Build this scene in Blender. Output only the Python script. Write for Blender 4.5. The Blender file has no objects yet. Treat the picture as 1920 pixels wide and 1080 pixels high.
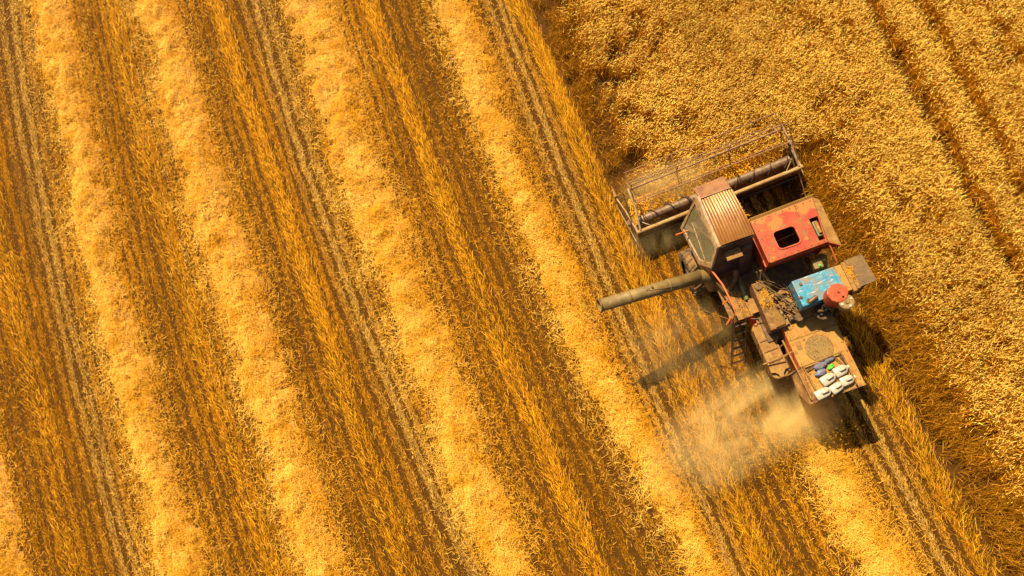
import bpy, bmesh, math, random
import numpy as np
from mathutils import Vector, Matrix

random.seed(7)
rng = np.random.default_rng(11)
SC = bpy.context.scene
COL = SC.collection

# ------------------------------------------------------------------ camera
H = 25.0                                   # drone height above the field (m)
FPX, NX, NY = 1450.0, 260.0, 440.0         # focal length and ground nadir in 1920 px units
def _n(v): return v / np.linalg.norm(v)
_Z = -_n(np.array([NX, -NY, -FPX]))
_Y0 = _n(np.array([0, 1., 0]) - _Z * _Z[1]); _X0 = np.cross(_Y0, _Z)
_th = math.radians(20.2)
RM = np.stack([math.cos(_th) * _X0 + math.sin(_th) * _Y0, -math.sin(_th) * _X0 + math.cos(_th) * _Y0, _Z])
cam = bpy.data.cameras.new('camera'); cam_o = bpy.data.objects.new('camera', cam); COL.objects.link(cam_o)
M4 = Matrix([list(RM[0]) + [0], list(RM[1]) + [0], list(RM[2]) + [0], [0, 0, 0, 1]])
cam_o.matrix_world = Matrix.Translation((0, 0, H)) @ M4
cam.sensor_width = 36; cam.lens = FPX / 1920 * 36; cam.clip_start = .1; cam.clip_end = 2000
SC.camera = cam_o
def at(px, py, z=0.):
    """survey a point of the photograph on the level plane at height z"""
    r = RM @ np.array([px - 960., -(py - 540.), -FPX]); s = (H - z) / -r[2]
    return r[:2] * s

# ------------------------------------------------------------------ light
SUN = Vector((-.17, .62, 1.0)).normalized()
w = bpy.data.worlds.new('World'); SC.world = w; w.use_nodes = True
nt = w.node_tree; nt.nodes.clear()
sky = nt.nodes.new('ShaderNodeTexSky'); sky.sky_type = 'NISHITA'; sky.sun_disc = False
sky.sun_elevation = math.asin(SUN.z); sky.sun_rotation = math.atan2(SUN.x, SUN.y); sky.dust_density = 2.5
bg = nt.nodes.new('ShaderNodeBackground'); bg.inputs[1].default_value = .06
wo = nt.nodes.new('ShaderNodeOutputWorld')
nt.links.new(sky.outputs[0], bg.inputs[0]); nt.links.new(bg.outputs[0], wo.inputs[0])
sl = bpy.data.lights.new('sun', 'SUN'); sl.energy = 5.0; sl.angle = math.radians(.5); sl.color = (1, .90, .68)
so = bpy.data.objects.new('sun', sl); COL.objects.link(so); so.location = (0, 0, 60)
so.rotation_euler = SUN.to_track_quat('Z', 'Y').to_euler()
SC.view_settings.view_transform = 'Standard'; SC.view_settings.look = 'None'
SC.view_settings.exposure = 1.18; SC.view_settings.gamma = 1
SC.cycles.volume_bounces = 3; SC.cycles.max_bounces = 6; SC.cycles.diffuse_bounces = 2; SC.cycles.transmission_bounces = 3

# ------------------------------------------------------------------ materials
def lin(r, g, b):
    f = lambda c: (c / 255 / 12.92) if c / 255 <= .04045 else ((c / 255 + .055) / 1.055) ** 2.4
    k = .70                              # photographed surfaces are sunlit: bring the picked colours down to base colours
    return (f(r) * k, f(g) * k, f(b) * k, 1)
MATS = {}
def mat(name, base, rough=.6, metal=0., layers=(), bump=0., bscale=60., spec=.3, settle=.55):
    m = bpy.data.materials.new(name); m.use_nodes = True; t = m.node_tree; N = t.nodes; L = t.links
    p = N['Principled BSDF']; p.inputs['Roughness'].default_value = rough; p.inputs['Metallic'].default_value = metal
    p.inputs['Specular IOR Level'].default_value = spec
    tc = N.new('ShaderNodeTexCoord')
    cur = N.new('ShaderNodeRGB'); cur.outputs[0].default_value = base; cur = cur.outputs[0]
    rgh = None
    for k, ly in enumerate(layers):
        c, scale, th, soft = ly[:4]; det = ly[4] if len(ly) > 4 else 5; st = ly[5] if len(ly) > 5 else (1, 1, 1)
        mp = N.new('ShaderNodeMapping'); mp.inputs['Location'].default_value = (k * 3.7, k * 1.9, k * 5.1); mp.inputs['Scale'].default_value = st
        L.new(tc.outputs['Object'], mp.inputs[0])
        nz = N.new('ShaderNodeTexNoise'); nz.inputs['Scale'].default_value = scale; nz.inputs['Detail'].default_value = det; nz.inputs['Roughness'].default_value = .62
        L.new(mp.outputs[0], nz.inputs[0])
        mr = N.new('ShaderNodeMapRange'); mr.inputs[1].default_value = th - soft; mr.inputs[2].default_value = th + soft
        L.new(nz.outputs[0], mr.inputs[0])
        mx = N.new('ShaderNodeMix'); mx.data_type = 'RGBA'; L.new(mr.outputs[0], mx.inputs[0]); L.new(cur, mx.inputs[6]); mx.inputs[7].default_value = c
        cur = mx.outputs[2]
    if settle:
        ge = N.new('ShaderNodeNewGeometry'); sx = N.new('ShaderNodeSeparateXYZ'); L.new(ge.outputs['Normal'], sx.inputs[0])
        nz = N.new('ShaderNodeTexNoise'); nz.inputs['Scale'].default_value = 3.3; nz.inputs['Detail'].default_value = 7; nz.inputs['Roughness'].default_value = .7; L.new(tc.outputs['Object'], nz.inputs[0])
        mr = N.new('ShaderNodeMapRange'); mr.inputs[1].default_value = .36; mr.inputs[2].default_value = .68; mr.inputs[4].default_value = settle; L.new(nz.outputs[0], mr.inputs[0])
        mu = N.new('ShaderNodeMath'); mu.operation = 'MULTIPLY'; mu.use_clamp = True; L.new(mr.outputs[0], mu.inputs[0]); L.new(sx.outputs[2], mu.inputs[1])
        mx = N.new('ShaderNodeMix'); mx.data_type = 'RGBA'; L.new(mu.outputs[0], mx.inputs[0]); L.new(cur, mx.inputs[6]); mx.inputs[7].default_value = lin(164, 120, 46); cur = mx.outputs[2]
    L.new(cur, p.inputs['Base Color'])
    if bump:
        nz = N.new('ShaderNodeTexNoise'); nz.inputs['Scale'].default_value = bscale; nz.inputs['Detail'].default_value = 6
        L.new(tc.outputs['Object'], nz.inputs[0])
        b = N.new('ShaderNodeBump'); b.inputs['Strength'].default_value = bump; b.inputs['Distance'].default_value = .02
        L.new(nz.outputs[0], b.inputs['Height']); L.new(b.outputs[0], p.inputs['Normal'])
    MATS[name] = m
    return m
def straw_mat(name, gloss=.12, trans=.25):
    m = bpy.data.materials.new(name); m.use_nodes = True; t = m.node_tree; N = t.nodes; L = t.links
    p = N['Principled BSDF']; out = N['Material Output']
    a = N.new('ShaderNodeAttribute'); a.attribute_name = 'Col'
    p.inputs['Roughness'].default_value = .5; p.inputs['Specular IOR Level'].default_value = gloss
    L.new(a.outputs['Color'], p.inputs['Base Color'])
    tr = N.new('ShaderNodeBsdfTranslucent'); L.new(a.outputs['Color'], tr.inputs[0])
    mx = N.new('ShaderNodeMixShader'); mx.inputs[0].default_value = trans
    L.new(p.outputs[0], mx.inputs[1]); L.new(tr.outputs[0], mx.inputs[2]); L.new(mx.outputs[0], out.inputs[0])
    return m
M_STRAW = straw_mat('straw'); M_HEAD = straw_mat('ears', .06, .2)

# ------------------------------------------------------------------ tagging and mesh helpers
def tag(o, label=None, cat=None, group=None, kind=None):
    if label: o['label'] = label
    if cat: o['category'] = cat
    if group: o['group'] = group
    if kind: o['kind'] = kind
    return o
def np_mesh(name, V, F, C=None, material=None):
    """F: (n,k) constant polygon size"""
    me = bpy.data.meshes.new(name); V = np.asarray(V, np.float32); F = np.asarray(F, np.int32)
    me.vertices.add(len(V)); me.vertices.foreach_set('co', V.ravel())
    k = F.shape[1]; me.loops.add(F.size); me.loops.foreach_set('vertex_index', F.ravel())
    me.polygons.add(len(F)); me.polygons.foreach_set('loop_start', np.arange(0, F.size, k, dtype=np.int32))
    me.polygons.foreach_set('loop_total', np.full(len(F), k, np.int32))
    me.update(calc_edges=True)
    if C is not None:
        a = me.color_attributes.new('Col', 'FLOAT_COLOR', 'POINT')
        c4 = np.ones((len(V), 4), np.float32); c4[:, :3] = C; a.data.foreach_set('color', c4.ravel())
    if material: me.materials.append(material)
    o = bpy.data.objects.new(name, me); COL.objects.link(o)
    return o
def unit(v): return v / np.maximum(np.linalg.norm(v, axis=1, keepdims=True), 1e-9)
def ribbon(P0, P1, w, C, taper=.7, bend=None, flat=0.):
    """flat straws; with bend (n,3) the middle is pushed aside and the straw gets two segments"""
    n = len(P0); d = unit(P1 - P0); s = unit(np.cross(d, rng.normal(size=(n, 3)) + np.array([0, 0, flat])))
    w = np.broadcast_to(np.asarray(w, float), (n,))[:, None] * .5
    if bend is None:
        V = np.stack([P0 - s * w, P0 + s * w, P1 + s * w * taper, P1 - s * w * taper], 1).reshape(-1, 3)
        F = np.arange(4 * n).reshape(n, 4); Cc = np.repeat(C, 4, 0)
    else:
        Pm = (P0 + P1) * .5 + bend
        V = np.stack([P0 - s * w, P0 + s * w, Pm + s * w, Pm - s * w, P1 + s * w * taper, P1 - s * w * taper], 1).reshape(-1, 3)
        b = np.arange(n)[:, None] * 6
        F = np.concatenate([b + [[0, 1, 2, 3]], b + [[3, 2, 4, 5]]], 0); Cc = np.repeat(C, 6, 0)
    return V, F, Cc
def merge(*parts):
    Vs, Fs, Cs, o = [], [], [], 0
    for V, F, C in parts:
        Vs.append(V); Fs.append(F + o); Cs.append(C); o += len(V)
    return np.concatenate(Vs), np.concatenate(Fs), np.concatenate(Cs)
_lat = rng.random((256, 256))
def vnoise(x, y, s):
    x = np.asarray(x) / s + 1000.; y = np.asarray(y) / s + 1000.
    xi = np.floor(x).astype(int); yi = np.floor(y).astype(int); fx = x - xi; fy = y - yi
    fx = fx * fx * (3 - 2 * fx); fy = fy * fy * (3 - 2 * fy)
    g = lambda a, b: _lat[a % 256, b % 256]
    return (g(xi, yi) * (1 - fx) + g(xi + 1, yi) * fx) * (1 - fy) + (g(xi, yi + 1) * (1 - fx) + g(xi + 1, yi + 1) * fx) * fy
def fbm(x, y, s): return .55 * vnoise(x, y, s) + .3 * vnoise(x + 7, y - 3, s * .47) + .15 * vnoise(x - 5, y + 11, s * .21)
def sstep(a, b, x): t = np.clip((x - a) / (b - a), 0, 1); return t * t * (3 - 2 * t)
def vary(base, n, v=.22, hue=.12):
    """n colours round base with lightness and warmth spread"""
    k = np.clip(rng.normal(1, v, (n, 1)), .35, 1.6); h = rng.normal(0, hue, (n, 1))
    return np.clip(np.asarray(base) * k * (1 + h * np.array([[.15, .5, 1.6]])), .004, .95)

# ------------------------------------------------------------------ the rows of the field, surveyed from the photograph
YS = (0, 270, 540, 810, 1080)
def line(xs, z=0., ys=YS, deg=2):
    P = np.array([at(x, y, z) for x, y in zip(xs, ys)])
    return np.polyfit(P[:, 1], P[:, 0], deg)
ROWS = [('edge', (-560, -500, -430, -370, -300)), ('windrow', (-290, -200, -110, -40, 12)), ('lodged', (-95, -35, 22, 88, 147)),
        ('track', (15, 60, 110, 178, 252)), ('windrow', (112, 142, 208, 285, 340)), ('lodged', (212, 270, 345, 437, 512)),
        ('windrow', (300, 358, 448, 535, 600)), ('lodged', (400, 492, 585, 675, 765)), ('track', (482, 562, 660, 775, 895)),
        ('windrow', (597, 672, 755, 855, 960)), ('lodged', (690, 797, 892, 1008, 1122)), ('brown', (765, 860, 970, 1090, 1215)),
        ('windrow', (848, 930, 1062, 1200, 1335)), ('track', (932, 1030, 1140, 1255, 1375)), ('lodged', (968, 1084, 1202, 1320, 1440))]
LN = [line(x) for _, x in ROWS]
# beyond the last surveyed pass the rows simply run on parallel
off = 0
for k, (nm, dx) in enumerate([('windrow', 3.05), ('track', 4.6), ('lodged', 5.55), ('edge', 12.)]):
    ROWS.append((nm, None)); c = LN[14].copy(); c[-1] += dx; LN.append(c)
LN = np.array(LN); NL = len(LN)
YMID = 9.0
XMID = np.array([np.polyval(c, YMID) for c in LN])       # metric row coordinate of each line
def x_of(rho, y):
    i = np.clip(np.searchsorted(XMID, rho) - 1, 0, NL - 2); t = (rho - XMID[i]) / (XMID[i + 1] - XMID[i])
    X = lambda j: LN[j, 0] * y * y + LN[j, 1] * y + LN[j, 2]
    return X(i) * (1 - t) + X(i + 1) * t
R_LEFT, R_RIGHT = XMID[14] + .45, XMID[17] + .45          # edges of the swath being cut now
def rho_of(x, y):
    x = np.asarray(x, float); y = np.asarray(y, float)
    A = LN[:, 0, None] * y ** 2 + LN[:, 1, None] * y + LN[:, 2, None]
    r = np.full(x.shape, XMID[0] - 5.)
    for i in range(NL - 1):
        t = (x - A[i]) / (A[i + 1] - A[i]); k = (t >= 0) & ((t < 1) | (i == NL - 2)); r[k] = XMID[i] + t[k] * (XMID[i + 1] - XMID[i])
    return r
Y_CUT = 9.75                                              # front of the cutter bar
def standing(x, y, rho):
    """True where wheat still stands"""
    return (rho > R_RIGHT) | ((rho > R_LEFT) & (y > Y_CUT))
YLO, YHI = -7.5, 31.0
def in_view(x, y, m=2.0):
    """the stretch of field round the picture"""
    c = np.array([at(-60, -60), at(1980, -60), at(1980, 1140), at(-60, 1140)])
    ok = np.ones(x.shape, bool)
    for i in range(4):
        a, b = c[i], c[(i + 1) % 4]; e = b - a; nrm_ = np.array([e[1], -e[0]]) / np.hypot(*e)
        ok &= ((x - a[0]) * nrm_[0] + (y - a[1]) * nrm_[1]) > -m
    return ok
def row_dir(x, y):
    """unit vector along the rows (towards +y)"""
    r = rho_of(x, y); x2 = x_of(r, y + .5); d = np.stack([x2 - x, np.full_like(x, .5), np.zeros_like(x)], 1); return unit(d)

# colours of straw in its states of weathering
C_PALE = np.array([.90, .51, .070]); C_GOLD = np.array([.82, .385, .016]); C_STUB = np.array([.75, .315, .008])
C_BROWN = np.array([.34, .118, .003]); C_TRACK = np.array([.68, .39, .075]); C_EAR = np.array([.92, .50, .075]); C_STALK = np.array([.56, .228, .008])

# ------------------------------------------------------------------ ground
def build_ground():
    m = bpy.data.materials.new('soil'); m.use_nodes = True; t = m.node_tree; N = t.nodes; L = t.links; p = N['Principled BSDF']
    p.inputs['Roughness'].default_value = .95; p.inputs['Specular IOR Level'].default_value = .1
    tc = N.new('ShaderNodeTexCoord')
    n1 = N.new('ShaderNodeTexNoise'); n1.inputs['Scale'].default_value = 9; n1.inputs['Detail'].default_value = 10; n1.inputs['Roughness'].default_value = .75
    n2 = N.new('ShaderNodeTexNoise'); n2.inputs['Scale'].default_value = .5; n2.inputs['Detail'].default_value = 3
    for n in (n1, n2): L.new(tc.outputs['Object'], n.inputs[0])
    cr = N.new('ShaderNodeValToRGB'); e = cr.color_ramp.elements
    e[0].position = .3; e[0].color = (.022, .008, .0008, 1); e[1].position = .74; e[1].color = (.13, .047, .002, 1)  # dark tones put the shade between stubble rows into the soil colour
    L.new(n1.outputs[0], cr.inputs[0])
    mx = N.new('ShaderNodeMix'); mx.data_type = 'RGBA'; L.new(n2.outputs[0], mx.inputs[0]); L.new(cr.outputs[0], mx.inputs[6]); mx.inputs[7].default_value = (.052, .019, .0012, 1)
    # farther out, where single straws cannot be told apart, the straw cover is left to the material
    vs = N.new('ShaderNodeVectorMath'); vs.operation = 'DISTANCE'; L.new(tc.outputs['Object'], vs.inputs[0]); vs.inputs[1].default_value = (-1.5, 11, 0)
    fr = N.new('ShaderNodeMapRange'); fr.inputs[1].default_value = 30; fr.inputs[2].default_value = 40; L.new(vs.outputs['Value'], fr.inputs[0])
    fc = N.new('ShaderNodeValToRGB'); fe = fc.color_ramp.elements; fe[0].position = .3; fe[0].color = (.22, .085, .004, 1); fe[1].position = .7; fe[1].color = (.62, .28, .02, 1); L.new(n1.outputs[0], fc.inputs[0])
    m3 = N.new('ShaderNodeMix'); m3.data_type = 'RGBA'; L.new(fr.outputs[0], m3.inputs[0]); L.new(mx.outputs[2], m3.inputs[6]); L.new(fc.outputs[0], m3.inputs[7])
    L.new(m3.outputs[2], p.inputs['Base Color'])
    b = N.new('ShaderNodeBump'); b.inputs['Strength'].default_value = .9; b.inputs['Distance'].default_value = .06; L.new(n1.outputs[0], b.inputs['Height']); L.new(b.outputs[0], p.inputs['Normal'])
    g = 600.
    o = np_mesh('field_ground', [(-g, -g, 0), (g, -g, 0), (g, g, 0), (-g, g, 0)], [[0, 1, 2, 3]], None, m)
    tag(o, 'dark brown soil of the grain field under the stubble', kind='structure')
build_ground()

# distance (m, in row coordinate) to the nearest line of a kind
def near(kind, rho):
    xs = np.array([XMID[i] for i in range(NL) if ROWS[i][0] == kind]); return np.abs(rho[:, None] - xs[None]).min(1)
WIND = [i for i in range(NL) if ROWS[i][0] == 'windrow']
WHW = {}                                                   # half widths of the windrows
for i in WIND: WHW[i] = 1.38
WHW[WIND[2]] = 1.55; WHW[WIND[3]] = 1.45; WHW[WIND[4]] = 1.05; WHW[WIND[5]] = 1.0
def wind_cover(rho, y):
    """0..1 how much windrow lies here"""
    c = np.zeros_like(rho)
    for i in WIND:
        hw = WHW[i] * (.55 + .60 * vnoise(y * 0 + i * 9.1, y, 1.1) + .40 * (vnoise(rho * 1.3 + i, y, .5) - .3))
        d = (rho - XMID[i] - .5 * (vnoise(y * 0 + i * 5.3, y, 1.7) - .5)) / np.maximum(hw, .1)
        k = np.exp(-(np.abs(d) / .72) ** 1.5) * np.clip(.55 + .9 * fbm(rho * 1.4 + i * 7, y, .5), 0, 1.15)
        if i == WIND[5]: k = k * sstep(2.0, .2, y)
        c = np.maximum(c, k)
    return c

# ------------------------------------------------------------------ stubble
def streak(rho, y, k=0.): return .6 * vnoise(rho * 1.0 + k, y * .10, .22) + .4 * vnoise(rho + 31 + k, y * .16, .5)
def rowtone(ri, y, k=0.): return .55 * vnoise(ri * 2.37 + k, y * .11, 1.) + .45 * vnoise(ri * .45 + k + 50, y * .35, 1.)
def build_stubble():
    parts = []
    sp = .40; r0, r1 = XMID[0] - 1, R_RIGHT - .1; nrow = int((r1 - r0) / sp)
    n = 1050000
    ri = rng.integers(0, nrow, n).astype(float); y = rng.uniform(YLO, YHI, n)
    y = np.round(y / .09 + rng.normal(0, .3, n)) * .09 + rng.normal(0, .025, n)      # stems come in tufts along the drill row
    wob = .10 * (vnoise(ri * 3.1, y, .8) - .5)
    rho = r0 + ri * sp + wob + rng.uniform(-.112, .112, n) + rng.normal(0, .014, n); x = x_of(rho, y)
    wc = wind_cover(rho, y); trk = np.exp(-(near('track', rho) / .5) ** 2); br = np.exp(-(near('brown', rho) / .75) ** 2)
    ok = in_view(x, y) & ~standing(x, y, rho) & (rng.random(n) > sstep(.35, .85, wc))
    st = rowtone(ri, y); ok &= rng.random(n) < .50 + .7 * st + .6 * (fbm(x, y, .8) - .45)
    x, y, rho, trk, br, st, ri = x[ok], y[ok], rho[ok], trk[ok], br[ok], st[ok], ri[ok]; n = len(x)
    d = row_dir(x, y); a = rng.normal(0, .26, n) + trk * rng.normal(0, .3, n); c, s_ = np.cos(a), np.sin(a); el = np.clip(rng.normal(.60, .30, n) - .25 * trk, .05, 1.5)
    ln = rng.uniform(.06, .16, n) * (.8 + .4 * st)
    P0 = np.stack([x, y, np.zeros(n)], 1); P1 = P0 + np.stack([(d[:, 0] * c - d[:, 1] * s_) * np.cos(el), (d[:, 0] * s_ + d[:, 1] * c) * np.cos(el), np.sin(el)], 1) * ln[:, None]
    tone = np.clip(.16 + 2.0 * (rowtone(ri, y, 9.) - .5) + 1.2 * (fbm(x + 40, y, 1.6) - .5), 0, 1)[:, None]
    base = C_STUB * (1 - tone) + C_BROWN * tone
    base = base * (1 - br[:, None] * .6) + C_BROWN * .9 * br[:, None] * .6; base = base * (1 - trk[:, None]) + C_TRACK * trk[:, None]
    C = base * vary([1, 1, 1], n, .26, .1)
    parts.append(ribbon(P0, P1, rng.uniform(.008, .015, n), C, .75, None, .8))
    # loose straws and chaff, mostly caught in the rows
    n = 230000; rho = rng.uniform(r0, r1 + .3, n); y = rng.uniform(YLO, YHI, n)
    ri = np.round((rho - r0) / sp); rho = np.where(rng.random(n) < .9, r0 + ri * sp + .10 * (vnoise(ri * 3.1, y, .8) - .5) + rng.normal(0, .055, n), rho); x = x_of(rho, y)
    ok = in_view(x, y) & ~standing(x, y, rho)
    fresh = sstep(XMID[14], XMID[14] + .8, rho) * sstep(3.5, .5, y); pale = np.exp(-((rho - XMID[12] + 1.0) / .5) ** 2) * sstep(12.5, 9, y) + .5 * np.exp(-((rho - XMID[13]) / .4) ** 2)
    dens = .05 + .5 * rowtone(ri, y, 4.) ** 1.5 + .9 * np.clip(wind_cover(rho, y) * 2 + np.exp(-(near('windrow', rho) / 1.1) ** 2) * .4, 0, 1) * fbm(x, y, .6) + .5 * fresh * fbm(x, y, .8) + .35 * pale
    ok &= rng.random(n) < dens
    x, y, rho, fresh, pale = x[ok], y[ok], rho[ok], fresh[ok][:, None], np.clip(pale[ok], 0, 1)[:, None]; n = len(x); d = row_dir(x, y)
    a = rng.normal(0, .45, n) * (1 + (rng.random(n) < .12) * 2.); c, s = np.cos(a)[:, None], np.sin(a)[:, None]
    dd = np.concatenate([d[:, :1] * c - d[:, 1:2] * s, d[:, :1] * s + d[:, 1:2] * c, rng.normal(0, .2, (n, 1))], 1)
    ln = rng.uniform(.04, .17, (n, 1)) * (1 + 1.2 * (rng.random((n, 1)) < .03)); P0 = np.stack([x, y, rng.uniform(.02, .14, n)], 1); P1 = P0 + dd * ln; P1[:, 2] = np.maximum(P1[:, 2], .012)
    tone = np.clip(.3 + 1.3 * (fbm(x, y, .9) - .4), 0, 1)[:, None] * (1 - .6 * fresh)
    base = C_GOLD * (1 - tone) + C_STUB * .85 * tone; base = base * (1 - pale) + C_TRACK * pale
    parts.append(ribbon(P0, P1, rng.uniform(.005, .010, n), base * vary([1, 1, 1], n, .28, .12), .8))
    # weathered chaff and butts in the gaps between the rows
    n = 300000; rho = rng.uniform(r0, r1, n); y = rng.uniform(YLO, YHI, n); x = x_of(rho, y); ok = in_view(x, y, 1.) & ~standing(x, y, rho) & (rng.random(n) < .25 + .9 * fbm(x, y, .5)) & (wind_cover(rho, y) < .5)
    x, y, rho = x[ok], y[ok], rho[ok]; n = len(x); d = row_dir(x, y); a = rng.normal(0, .9, n); l = rng.uniform(.03, .09, n); c, s = np.cos(a), np.sin(a)
    P0 = np.stack([x, y, rng.uniform(.008, .03, n)], 1); P1 = P0 + np.stack([(d[:, 0] * c - d[:, 1] * s) * l, (d[:, 0] * s + d[:, 1] * c) * l, rng.uniform(0, .04, n)], 1)
    parts.append(ribbon(P0, P1, rng.uniform(.010, .022, n), vary(C_BROWN * .6 + C_STUB * .25, n, .4, .1), .7, None, 1.))
    V, F, C = merge(*parts); print('stubble', len(F))
    o = np_mesh('stubble', V, F, C, M_STRAW); tag(o, 'rows of cut golden brown stubble between the windrows', 'stubble', kind='stuff')
build_stubble()

# ------------------------------------------------------------------ strips of missed and flattened stems between passes
def build_lodged():
    names = {2: 'thin strip of flattened stems at the far left of the field', 5: 'faint strip of flattened stems between the two leftmost full windrows',
             7: 'feathery strip of flattened stems left of the grey wheel track', 10: 'feathery strip of flattened stems in the middle of the field',
             14: 'bright strip of leaning stems running up to the left end of the header', 17: 'bright strip of tall stems along the cut edge behind the harvester'}
    for i, lab in names.items():
        n = 14000 if i not in (5, 2) else 11000
        if i == 17: n = 9000
        y = rng.uniform(YLO, YHI, n); wdt = .20 if i not in (2, 5) else .26
        rho = XMID[i] + rng.normal(0, wdt, n) * (.7 + .6 * vnoise(y * 0 + i, y, 1.1)) + .25 * (vnoise(y * 0 + i * 3, y, 2.2) - .5); x = x_of(rho, y)
        ok = in_view(x, y)
        if i == 17: ok &= (y < 4.2)
        ok &= rng.random(n) < (.15 if i in (2, 5) else .35) + .8 * vnoise(x, y, 1.6)
        x, y, rho = x[ok], y[ok], rho[ok]; n = len(x); d = row_dir(x, y)
        L = rng.uniform(.12, .32, n) * (1.35 if i in (14, 17) else 1)
        side = np.sign(rho - XMID[i]) * rng.normal(.15, .30, n); ax = np.stack([d[:, 1], -d[:, 0], np.zeros(n)], 1)
        el = np.abs(rng.normal(.42, .2, n)) + (.25 if i in (14, 17) else 0)
        dr = unit(d * np.cos(el)[:, None] + ax * side[:, None] + np.stack([np.zeros(n), np.zeros(n), np.sin(el)], 1))
        P0 = np.stack([x, y, rng.uniform(0, .1, n)], 1); P1 = P0 + dr * L[:, None]
        bend = np.stack([rng.normal(0, .02, n), rng.normal(0, .02, n), .1 * L], 1)
        base = C_GOLD if i in (14, 17) else C_GOLD * .5 + C_STUB * .5
        C = vary(base, n, .24, .12)
        o = np_mesh('flattened_stem_strip', *ribbon(P0, P1, rng.uniform(.007, .014, n), C, .6, bend), M_STRAW)
        tag(o, lab, 'straw strip', 'strips of flattened stems', 'stuff')
build_lodged()

# ------------------------------------------------------------------ windrows of threshed straw
def build_windrows():
    names = ['partly visible straw windrow in the lower left corner of the field', 'leftmost full windrow of pale golden straw', 'second full windrow of straw from the left, left of the feathery strip',
             'broad straw windrow in the middle beside the grey wheel track', 'narrow older straw windrow nearest the harvester, under the tip of the unloading pipe', 'short fresh straw windrow laid behind the harvester']
    for k, i in enumerate(WIND):
        ylo, yhi = (YLO, YHI) if k < 5 else (YLO, 1.9)
        # heaped core
        ny = int((yhi - ylo) / .12); nx = 20; yy = np.linspace(ylo, yhi, ny); tt = np.linspace(-1.25, 1.25, nx)
        Y, T = np.meshgrid(yy, tt, indexing='ij'); rho = XMID[i] + T * WHW[i]; X = x_of(rho, Y)
        wc = wind_cover(rho, Y); bump_ = fbm(X, Y, .42)
        hz = .19 if i != WIND[4] else .15
        Z = np.where(wc > .58, (wc - .50) * hz * 1.7 * (.1 + 1.8 * bump_), -.02)
        V = np.stack([X, Y, Z], -1).reshape(-1, 3); idx = np.arange(ny * nx).reshape(ny, nx)
        F = np.stack([idx[:-1, :-1], idx[:-1, 1:], idx[1:, 1:], idx[1:, :-1]], -1).reshape(-1, 4)
        C = vary(C_STUB * .55, len(V), .2, .05)
        parts = [(V, F, C)]
        # the straws
        n = 150000 if k in (1, 2, 3) else (105000 if k == 4 else (80000 if k == 0 else 38000))
        y = rng.uniform(ylo, yhi, n); t = rng.normal(0, .70, n); rho = XMID[i] + t * WHW[i]; x = x_of(rho, y)
        wc = wind_cover(rho, y); ok = in_view(x, y, 1.5) & (rng.random(n) < .07 + 1.05 * wc ** .9 * (.35 + 1.3 * (fbm(x, y, .26) - .2))); x, y, rho, wc = x[ok], y[ok], rho[ok], wc[ok]; n = len(x)
        zt = np.clip(wc - .50, .0, 1) * hz * 1.7 * (.1 + 1.8 * fbm(x, y, .42)) + .09 * wc
        az = rng.uniform(0, 2 * np.pi, n); el = rng.normal(.10, .45, n); L = rng.uniform(.07, .26, n)
        dr = np.stack([np.cos(az) * np.cos(el), np.sin(az) * np.cos(el), np.sin(el)], 1)
        Pm = np.stack([x, y, zt + .02 + rng.uniform(0, .09, n)], 1); P0 = Pm - dr * L[:, None] * .5; P1 = Pm + dr * L[:, None] * .5
        tone = np.clip(2.2 * (fbm(x + 13, y - 8, .5) - .20), 0, 1)[:, None]
        base = C_PALE * tone + C_GOLD * .90 * (1 - tone); out_ = sstep(.30, .0, wc)[:, None] * .4; base = base * (1 - out_) + C_STUB * out_
        # the right flank of each row is darker, more orange straw in clumps
        q = sstep(-.05, .6, (rho - XMID[i]) / WHW[i] + .5 * (fbm(x, y, .45) - .5))[:, None] * (.8 if i == WIND[4] else .6); base = base * (1 - q) + C_STUB * .9 * q
        C = base * vary([1, 1, 1], n, .2, .12)
        parts.append(ribbon(P0, P1, rng.uniform(.006, .0125, n), C, .8, None, 1.6))
        V, F, C = merge(*parts)
        o = np_mesh('straw_windrow', V, F, np.clip(C, 0, .95), M_STRAW); tag(o, names[k], 'windrow', 'windrows of threshed straw')
build_windrows()

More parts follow.
